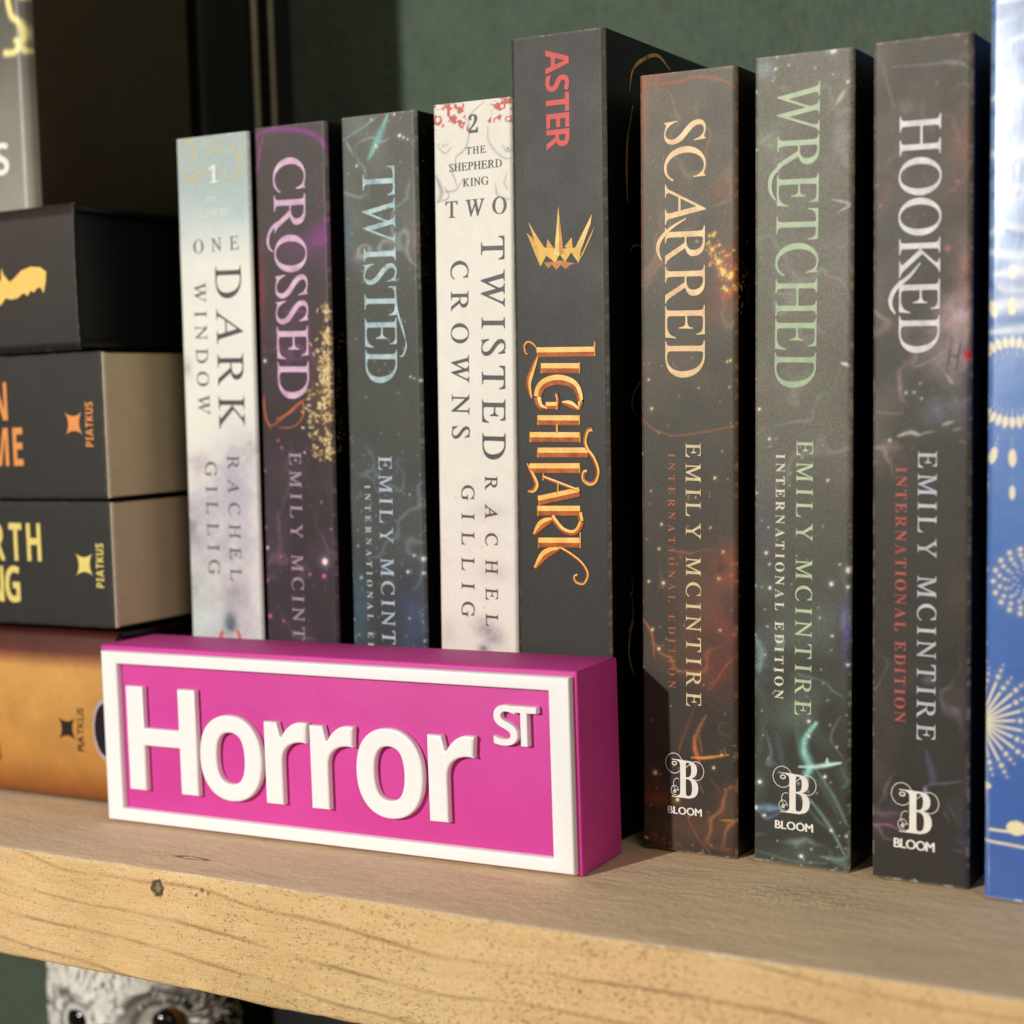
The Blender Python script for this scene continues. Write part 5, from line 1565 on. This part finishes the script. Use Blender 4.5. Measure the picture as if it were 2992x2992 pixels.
# ------------------------------------------------------------------ the stack of lying books at the left
def star_emblem(parent, u, v, r, y, mt):
    """four pointed concave star, tall"""
    V = []
    n = 48
    for i in range(n):
        a = 2 * math.pi * i / n
        ca, sa = math.cos(a), math.sin(a)
        px, py = math.copysign(abs(ca) ** 3.4, ca), math.copysign(abs(sa) ** 3.4, sa)
        q = .7071
        V.append(((u + r * 1.16 * (px * q - py * q)) * MM, -y * MM, (v + r * 1.16 * (px * q + py * q)) * MM))
    V.append((u * MM, -y * MM, v * MM))
    F = [(i, (i + 1) % n, n) for i in range(n)]
    link('publisher_emblem', mesh_from('publisher_emblem', V, F), mt, parent)


def lying_book(label, x1, z0, z1, yf, length, depth, paint, sp_mat, cover_mat, page_mat, texts=(), hard=False, bow=0.0, step=.45, seed=1, x_inset=3.0, round_r=1.0):
    """book on its side: spine to the front, head to the right; local origin = lower left front"""
    w = length
    h = z1 - z0
    r = thing('book', label, 'book', ((x1 - length) * MM, yf * MM, z0 * MM))
    cv = Canvas(w, h, step, seed)
    paint(cv)
    # roll top and bottom edges back
    U, V = np.meshgrid(cv.u, cv.v)
    Y = np.zeros_like(U)
    for d in (V, cv.h - V):
        k = np.clip(round_r - d, 0, round_r)
        Y += round_r - np.sqrt(np.maximum(round_r ** 2 - k * k, 0))
    if bow:
        s = (V / cv.h - .5) * 2
        Y += bow * s ** 2
    me = cv.mesh('spine', .01)
    co = np.stack([U * MM, Y * MM, V * MM], -1).reshape(-1)
    me.vertices.foreach_set('co', co)
    me.update()
    link('spine', me, sp_mat, r)
    L, H, D = length * MM, h * MM, depth * MM
    t = (2.4 if hard else .4) * MM
    y0 = (round_r + bow) * MM
    link('top_cover', box_mesh('top_cover', 0, L, y0, D, H - t, H, t * .35 if hard else .0001, 3 if hard else 1), cover_mat, r)
    link('bottom_cover', box_mesh('bottom_cover', 0, L, y0, D, 0, t, t * .35 if hard else .0001, 3 if hard else 1), cover_mat, r)
    xi = x_inset * MM
    if not hard:
        link('cover_edge', box_mesh('cover_edge', L + .0001, L + .00045, y0 * .35, y0 + .0008, .0003, H - .0003, .0001, 1), mat_plain('torn_white_paper_edge', (225, 212, 188), .8, .15), r)
    link('page_block', box_mesh('page_block', 3 * MM, L - xi, y0 * .4 + .0006, D - (3 * MM if hard else .0004), t + .0001, H - t - .0001), page_mat, r)
    if hard:
        link('spine_lining', box_mesh('spine_lining', 0.001, L - .0004, y0 * .5 + .0003, y0 + .001, t * .5, H - t * .5, .0006, 2), cover_mat, r)
    for tx in texts:
        nm, text, st, ua, va, ub, vb, cap, mt = tx[:9]
        kw = tx[9] if len(tx) > 9 else {}
        link(nm, text_mesh(nm, text, st, (ua, va), (ub, vb), cap, proud=.12, **kw), mt, r)
    return r


charcoal = mat_spine('charcoal_spine', .5, .22, .25)
gold_ink = print_mat('yellow_gold_ink', (246, 202, 110), .06)
orange_ink = print_mat('orange_ink', (232, 152, 86), .06)
lemon_ink = print_mat('lemon_ink', (232, 212, 122), .06)
dark_ink = print_mat('black_ink', (44, 38, 34), .1)
maroon_ink = print_mat('maroon_ink', (120, 40, 30), .1)


def flat_paint(stops, mot=.08, wearc=(120, 112, 100), wear=.3):
    def f(c):
        c.fill_v(stops)
        c.mottle(mot)
        c.mottle(mot * .6, 'n2')
        c.wear(wearc, wear, 21)
    return f


# gold hardback at the bottom of the stack
SX = 222.0


def gold_paint(c):
    c.fill_v([(0, (104, 54, 20)), (5, (150, 90, 34)), (12, (184, 128, 60)), (30, (196, 144, 72)), (41, (204, 150, 78)), (44, (150, 92, 50)), (46, (92, 42, 30)), (52, (70, 27, 22))])  # dark foot paints the shade of the rounded spine; red-brown top is jacket
    c.mottle(.16)
    c.mottle(.08, 'n2')


gold_sp = mat_spine('gold_foil_jacket', .42, .12, .6)
spraypage = mat_plain('black_sprayed_pages', (20, 17, 16), .55, .2)
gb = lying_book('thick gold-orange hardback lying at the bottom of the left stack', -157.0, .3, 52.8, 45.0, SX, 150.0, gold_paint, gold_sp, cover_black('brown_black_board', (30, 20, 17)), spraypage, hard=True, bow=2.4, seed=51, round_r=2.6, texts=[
    ('publisher_name', 'PIATKUS', 'n', SX - 13.0, 16.3, SX - 12.4, 29.6, 2.6, dark_ink),
    ('title_lettering', 'ONYX STORM', 'g', 60.0, 11.0, SX - 49.6, 11.0, 12.0, maroon_ink)])
star_emblem(gb, SX - 19.6, 23.0, 4.3, .12, dark_ink)
# dark oval spot with a pale rim at the end of the spine
V, F = [], []
n = 40
for rr, yy in ((1.0, .14), (.86, .14)):
    for i in range(n):
        a = 2 * math.pi * i / n
        V.append(((SX - 3.6 + 5.2 * rr * math.cos(a)) * MM, -yy * MM, (23.6 + 9.3 * rr * math.sin(a)) * MM))
F = [(i, (i + 1) % n, n + (i + 1) % n, n + i) for i in range(n)]
link('oval_rim', mesh_from('oval_rim', V, F), print_mat('pale_violet_rim', (190, 172, 180)), gb)
link('oval_spot', mesh_from('oval_spot', [V[n + i] for i in range(n)], [tuple(range(n))]), print_mat('violet_black', (36, 28, 34)), gb)

fw_paint = flat_paint([(0, (48, 46, 45)), (38, (52, 51, 49))], .1)
fw = lying_book('charcoal paperback with yellow title, lying directly on the gold-orange hardback', -156.0, 54.4, 92.2, 46.0, 200.0, 131.0, fw_paint, charcoal, black_cover, paper_stack, seed=52, x_inset=.3, round_r=.9, texts=[
    ('title_lettering', 'FOURTH', 'g', 200 - 73.0, 19.6, 200 - 28.6, 19.6, 11.6, lemon_ink, dict(xs=.62)),
    ('title_lettering', 'WING', 'g', 200 - 67.5, 6.8, 200 - 38.4, 6.8, 11.0, lemon_ink, dict(xs=.7)),
    ('publisher_name', 'PIATKUS', 'g', 200 - 3.4, 12.2, 200 - 3.0, 25.4, 3.0, lemon_ink, dict(xs=.7))])
star_emblem(fw, 200 - 11.0, 19.0, 4.3, .12, lemon_ink)

if_paint = flat_paint([(0, (50, 48, 46)), (43, (55, 53, 51))], .1)
iff = lying_book('charcoal paperback with orange title, lying just under the black bat-emblem hardback', -156.5, 93.0, 136.6, 46.0, 200.0, 131.0, if_paint, charcoal, black_cover, paper_stack, seed=53, x_inset=.3, round_r=.9, texts=[
    ('title_lettering', 'IRON', 'g', 200 - 65.5, 24.2, 200 - 39.4, 24.2, 11.6, orange_ink, dict(xs=.62)),
    ('title_lettering', 'FLAME', 'g', 200 - 69.0, 10.2, 200 - 33.6, 10.2, 11.6, orange_ink, dict(xs=.62)),
    ('publisher_name', 'PIATKUS', 'g', 200 - 4.4, 15.6, 200 - 4.0, 28.8, 3.0, orange_ink, dict(xs=.7))])
star_emblem(iff, 200 - 12.0, 22.6, 4.3, .12, orange_ink)

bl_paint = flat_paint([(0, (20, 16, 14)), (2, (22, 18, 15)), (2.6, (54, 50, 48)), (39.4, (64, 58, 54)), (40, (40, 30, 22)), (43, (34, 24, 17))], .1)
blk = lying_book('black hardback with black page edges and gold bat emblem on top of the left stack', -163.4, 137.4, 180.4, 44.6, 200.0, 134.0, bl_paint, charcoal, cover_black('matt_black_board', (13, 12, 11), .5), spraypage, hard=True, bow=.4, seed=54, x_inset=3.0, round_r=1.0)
# bat wings, from the tip at the right to the other tip
bx, bz = 168.4, 21.2
half = [(0, .4), (.8, 1.0), (1.2, 4.6), (2.0, 2.4), (4.4, .2), (6.5, 1.2), (9.6, 3.2), (13.5, 4.0), (17.4, 3.6), (19.8, 2.2), (19.4, -.6), (18.3, -3.8), (17.4, -2.2), (16.0, -2.0), (14.2, -3.4), (13.2, -2.6), (11.6, -4.2), (10.2, -3.2), (7.2, -4.6), (4.4, -4.8), (2.4, -4.2), (0, -6.4)]
for s in (1, -1):
    ptsb = [((bx + s * p[0] * 1.0) * MM, -.12 * MM, (bz + p[1] * 1.05) * MM) for p in half]
    link('bat_wing', mesh_from('bat_wing', ptsb, [tuple(range(len(ptsb)))]), gold_ink, blk)

# ------------------------------------------------------------------ tall books standing on the stack
def upright(label, x1, w, y0, depth, z0, h, paint, sp_mat, cover_mat, texts=(), seed=1, lean=0.0, round_r=2.0, page=None, extra=None):
    r = thing('book', label, 'book', ((x1 - w) * MM, y0 * MM, z0 * MM), (0, lean, 0))
    cv = Canvas(w, h, .5, seed)
    paint(cv)
    link('spine', cv.mesh('spine', round_r), sp_mat, r)
    W, H, D = w * MM, h * MM, depth * MM
    t = 2.4 * MM
    link('front_cover', box_mesh('front_cover', W - t, W, round_r * MM, D, 0, H, .0008, 3), cover_mat, r)
    link('back_cover', box_mesh('back_cover', 0, t, round_r * MM, D, 0, H, .0008, 3), cover_mat, r)
    link('page_block', box_mesh('page_block', t + .0001, W - t - .0001, round_r * MM + .001, D - .003, .003, H - .003), page or paper_book, r)
    for tx in texts:
        nm, text, st, ua, va, ub, vb, cap, mt = tx[:9]
        link(nm, text_mesh(nm, text, st, (ua, va), (ub, vb), cap, proud=.12, **(tx[9] if len(tx) > 9 else {})), mt, r)
    return r


def grey_paint(c):
    c.fill_v([(0, (150, 146, 134)), (20, (138, 134, 122)), (60, (92, 90, 82)), (200, (80, 80, 74))])
    c.mottle(.15)
    pale = (238, 226, 150)
    # looping yellow ornament down the right side
    w = c.w
    for pts, wd in (([(w - 1, 63), (w - 3, 66), (w - 6, 64), (w - 5, 58), (w - 2, 55), (w - 1.4, 51), (w - 4, 47), (w - 8, 47)], 1.5),
                    ([(w - 7, 75), (w - 3, 74), (w - 1, 71), (w - 2.4, 66), (w - 6, 64)], 1.5),
                    ([(w - 2, 84), (w - 6, 87), (w - 8, 82), (w - 4, 78), (w - 1, 80)], 2.2),
                    ([(w - 4, 74), (w - 5.5, 70), (w - 3, 68)], 1.1),
                    ([(w - 1, 47), (w - 3.5, 50)], 1.5), ([(w - 9, 92), (w - 4, 95), (w - 1.5, 90)], 3.0),
                    ([(w - 12, 60), (w - 9, 70), (w - 12, 80)], 1.6)):
        c.stroke(pale, wd, 1.5, .5, pts, taper=False)
    c.stroke((255, 250, 215), 3.4, 1.0, .9, [(w - 9, 92), (w - 4, 94), (w - 2, 90)], taper=False)


brown_cover = mat_plain('dark_brown_board', (62, 50, 32), .6, .2, 120)
gk = upright('grey spined book with yellow scrollwork standing on the left stack', -183.0, 34.0, 48.0, 74.0, 180.6, 150.0, grey_paint, mat_spine('grey_spine', .4, .15), brown_cover, seed=61, lean=.0, round_r=4.0, texts=[
    ('title_lettering', 'S', 'g', 19.0, 11.0, 26.5, 11.0, 9.5, ink_white)])
plain_black = flat_paint([(0, (20, 18, 17)), (200, (20, 18, 17))], .05, (30, 28, 26), .1)
bk2 = upright('tall black book standing behind the grey spined book on the left stack', -181.0, 46.0, 126.0, 26.0, 180.6, 165.0, plain_black, charcoal, cover_black('flat_black_board', (11, 10, 10), .6), seed=62, page=spraypage)
# thin hardback, fore-edge to the right, pale worn board edges
th = thing('book', 'thin black book with two pale board edges, standing upright against the dark wall shadow', 'book', (-.2400, .1535, .1806))
pale_edge = mat_plain('worn_pale_board_edge', (176, 164, 138), .7, .35, 260)
for yy, t_ in ((0.0, .0022), (.0098, .0016)):
    bd = link('board', box_mesh('board', 0, .0590, yy, yy + t_, 0, .17, .0003, 1), cover_black('flat_black_board', (11, 10, 10), .6), th)
    link('worn_edge', box_mesh('worn_edge', .0590, .0600, yy + .0001, yy + t_ - .0001, 0, .17, .0003, 1), pale_edge, bd)
link('page_block', box_mesh('page_block', 0.002, .0560, .0023, .0097, .002, .168), spraypage, th)
sl = thing('book', 'dark narrow book pressed behind the thin pale edged one, farthest back on the left stack', 'book', (-.2400, .1662, .1806))
link('cover', box_mesh('cover', 0, .0600, 0, .0092, 0, .168, .0006, 2), cover_black('flat_black_board', (11, 10, 10), .6), sl)
link('page_block', box_mesh('page_block', .002, .0592, .0015, .0077, .168, .1695), spraypage, sl)


# ------------------------------------------------------------------ owl under the shelf
def owl():
    r = thing('owl_figurine', 'white owl figurine with dark eyes peering out beneath the shelf', 'figurine', (-.2010, .100, -.2448), (0, 0, math.radians(17)))
    nu, nv = 150, 220
    V = []
    prof = [(0, .024), (.04, .028), (.10, .031), (.15, .030), (.165, .0305), (.185, .0312), (.197, .028), (.206, .017), (.2105, .001)]
    zs = [p[0] for p in prof]
    rs = [p[1] for p in prof]
    dens = np.interp(np.linspace(0, 1, nv), [0, .3, 1], [0, .5 * .2105, .2105])
    def patch(cell, seed, oc=3):
        big = vnoise((230, 210), 1.0, cell, seed, oc)
        return np.array([[big[min(229, int(dens[j] * 1000)), int(210 * i / nu)] for i in range(nu)] for j in range(nv)])
    n2 = patch(4.0, 6)
    for j in range(nv):
        z = dens[j]
        R0 = float(np.interp(z, zs, rs))
        for i in range(nu):
            a = 2 * math.pi * i / nu
            k = 1 + (n2[j, i] - .5) * .05 * min(1, min(i, nu - i) / 8.0)
            rr = R0 * k
            x, y = rr * math.cos(a) * 1.03, rr * math.sin(a)
            # facial disc and eye sockets
            V.append([x, y, z])
    V = np.array(V)
    eyes = []
    for ex, ez in ((-.0132, .1622), (.0163, .1630)):
        eyes.append((ex, ez))
        d = np.hypot(V[:, 0] - ex, (V[:, 2] - ez) * .9)
        m = (V[:, 1] < 0)
        V[:, 1] += np.where(m, .0050 * np.exp(-(d / .0072) ** 2) - .0014 * np.exp(-((d - .0120) / .003) ** 2), 0)
    F = []
    for j in range(nv - 1):
        for i in range(nu):
            F.append((j * nu + i, j * nu + (i + 1) % nu, (j + 1) * nu + (i + 1) % nu, (j + 1) * nu + i))
    me = mesh_from('body', [tuple(v) for v in V], F)
    at = me.color_attributes.new('art', 'FLOAT_COLOR', 'POINT')
    cw = np.array(srgb((240, 238, 228)))
    cg = np.array(srgb((92, 88, 88)))
    cb = np.array(srgb((30, 28, 26)))
    cols = np.ones((len(V), 4), np.float32)
    spk = patch(3.0, 15).reshape(-1)
    cl = patch(7.0, 16).reshape(-1)
    base = np.tile(cw, (len(V), 1))
    a = np.clip((spk - .56) * 5, 0, 1) * np.clip((V[:, 0] - .0) / .03 * .7 + .3, .15, 1)
    base = base * (1 - a[:, None]) + cg * a[:, None]
    for ex, ez in eyes:
        dx = V[:, 0] - ex
        dz = V[:, 2] - ez
        d = np.hypot(dx, dz)
        fr = (V[:, 1] < 0)
        ring = np.exp(-((d - .0118) / .0024) ** 2) * (cl > .36) * np.clip(.55 + dz / .015, .25, 1) * fr * .95
        base = base * (1 - ring[:, None]) + cg * ring[:, None]
        rim = np.exp(-((d - .0078) / .0012) ** 2) * fr * .85
        base = base * (1 - rim[:, None]) + cb * rim[:, None]
    side = np.clip((V[:, 0] - .0265) / .003, 0, 1) * np.clip((spk - .35) * 6, 0, 1)
    base = base * (1 - side[:, None]) + cb * side[:, None]
    cols[:, :3] = base
    at.data.foreach_set('color', cols.ravel())
    link('body', me, mat_spine('owl_feathers', .7, .15, .3, 0, 1400), r, smooth=True)
    # loose feathers lying over the head
    rng = random.Random(12)
    FV, FF, FC = [], [], []
    wht, gry, blk_ = np.array(srgb((246, 244, 236))), np.array(srgb((150, 146, 142))), np.array(srgb((34, 31, 29)))
    for q in range(9000):
        z = rng.uniform(.145, .2095)
        a = rng.uniform(0, 2 * math.pi)
        R0 = float(np.interp(z, zs, rs))
        x, y = R0 * math.cos(a) * 1.03, R0 * math.sin(a)
        n = Vector((math.cos(a), math.sin(a), max(0, (z - .19) / .02))).normalized()
        dirv = Vector((0, 0, -1)) + n * .25
        dm, ring_ = 9, 0
        if y < 0:
            for ex, ez in eyes:
                dx, dz = x - ex, z - ez
                dd = math.hypot(dx, dz)
                if dd < dm:
                    dm = dd
                    if dd < .016:
                        dirv = Vector((dx, 0, dz)).normalized() + n * .45
            if dm < .0072:
                continue
            y += .0050 * math.exp(-(dm / .0072) ** 2)
            if .0085 < dm < .0135:
                ring_ = 1
        dirv = (dirv - n * dirv.dot(n) * .85).normalized()
        side = dirv.cross(n).normalized()
        L = rng.uniform(.0022, .0038)
        wd = rng.uniform(.00035, .0007)
        p = Vector((x, y, z)) + n * .0002
        b0 = len(FV)
        tip = p + dirv * L + n * .0007
        midp = p + dirv * L * .55 + n * .0007
        for v_ in (p + side * wd * .5, p - side * wd * .5, midp - side * wd, tip, midp + side * wd):
            FV.append(tuple(v_))
        FF.append((b0, b0 + 1, b0 + 2, b0 + 3, b0 + 4))
        k_ = rng.random()
        colr = wht
        if ring_ and k_ < .62:
            colr = gry * rng.uniform(.6, 1.3)
        elif x > .020 and k_ < .75:
            colr = blk_
        elif k_ < .05 + max(0, x) * 6:
            colr = gry
        FC += [list(colr) + [1]] * 5
    fm = mesh_from('feathers', FV, FF)
    fa = fm.color_attributes.new('art', 'FLOAT_COLOR', 'POINT')
    fa.data.foreach_set('color', np.array(FC, np.float32).ravel())
    fo = link('feathers', fm, mat_spine('owl_feather_vanes', .8, .1, .2, 0, 1400), r)
    fo['kind'] = 'stuff'
    iris = print_mat('amber_iris', (120, 84, 30), .3, .25)
    pupil = mat_plain('black_glass_eye', (12, 10, 9), .08, .1)
    for ex, ez in eyes:
        bm = bmesh.new()
        bmesh.ops.create_uvsphere(bm, u_segments=28, v_segments=18, radius=.0062)
        e = bpy.data.meshes.new('eye')
        bm.to_mesh(e)
        bm.free()
        y = -.0200
        eo = link('eye', e, pupil, r, loc=(ex, y + .0012, ez), smooth=True)
        bm = bmesh.new()
        bmesh.ops.create_circle(bm, segments=32, radius=.0064)
        circ = [v.co.copy() for v in bm.verts]
        bm.free()
        Vr, Fr = [], []
        for q, (ra, yy) in enumerate(((.00625, -.0010), (.0061, -.0020), (.0051, -.0038))):
            for i in range(32):
                an = 2 * math.pi * i / 32
                Vr.append((ra * math.cos(an), yy, ra * math.sin(an)))
        for q in range(2):
            for i in range(32):
                Fr.append((q * 32 + i, q * 32 + (i + 1) % 32, (q + 1) * 32 + (i + 1) % 32, (q + 1) * 32 + i))
        link('iris', mesh_from('iris', Vr, Fr), iris, eo, smooth=True)
    bm = bmesh.new()
    bmesh.ops.create_cone(bm, segments=16, radius1=.0045, radius2=.0004, depth=.014)
    e = bpy.data.meshes.new('beak')
    bm.to_mesh(e)
    bm.free()
    link('beak', e, mat_plain('dark_horn', (60, 52, 44), .4, .2), r, loc=(0, -.0315, .157), rot=(math.radians(150), 0, 0), smooth=True)
    return r


ow = owl()
dk = thing('book', 'black book standing in the dark beside the owl under the shelf', 'book', (-.1790, .122, -.2448))
link('cover', box_mesh('cover', 0, .085, 0, .09, 0, .190, .001, 2), cover_black('flat_black_board', (11, 10, 10), .6), dk)
link('page_block', box_mesh('page_block', .002, .073, .002, .088, .1902, .1915), spraypage, dk)
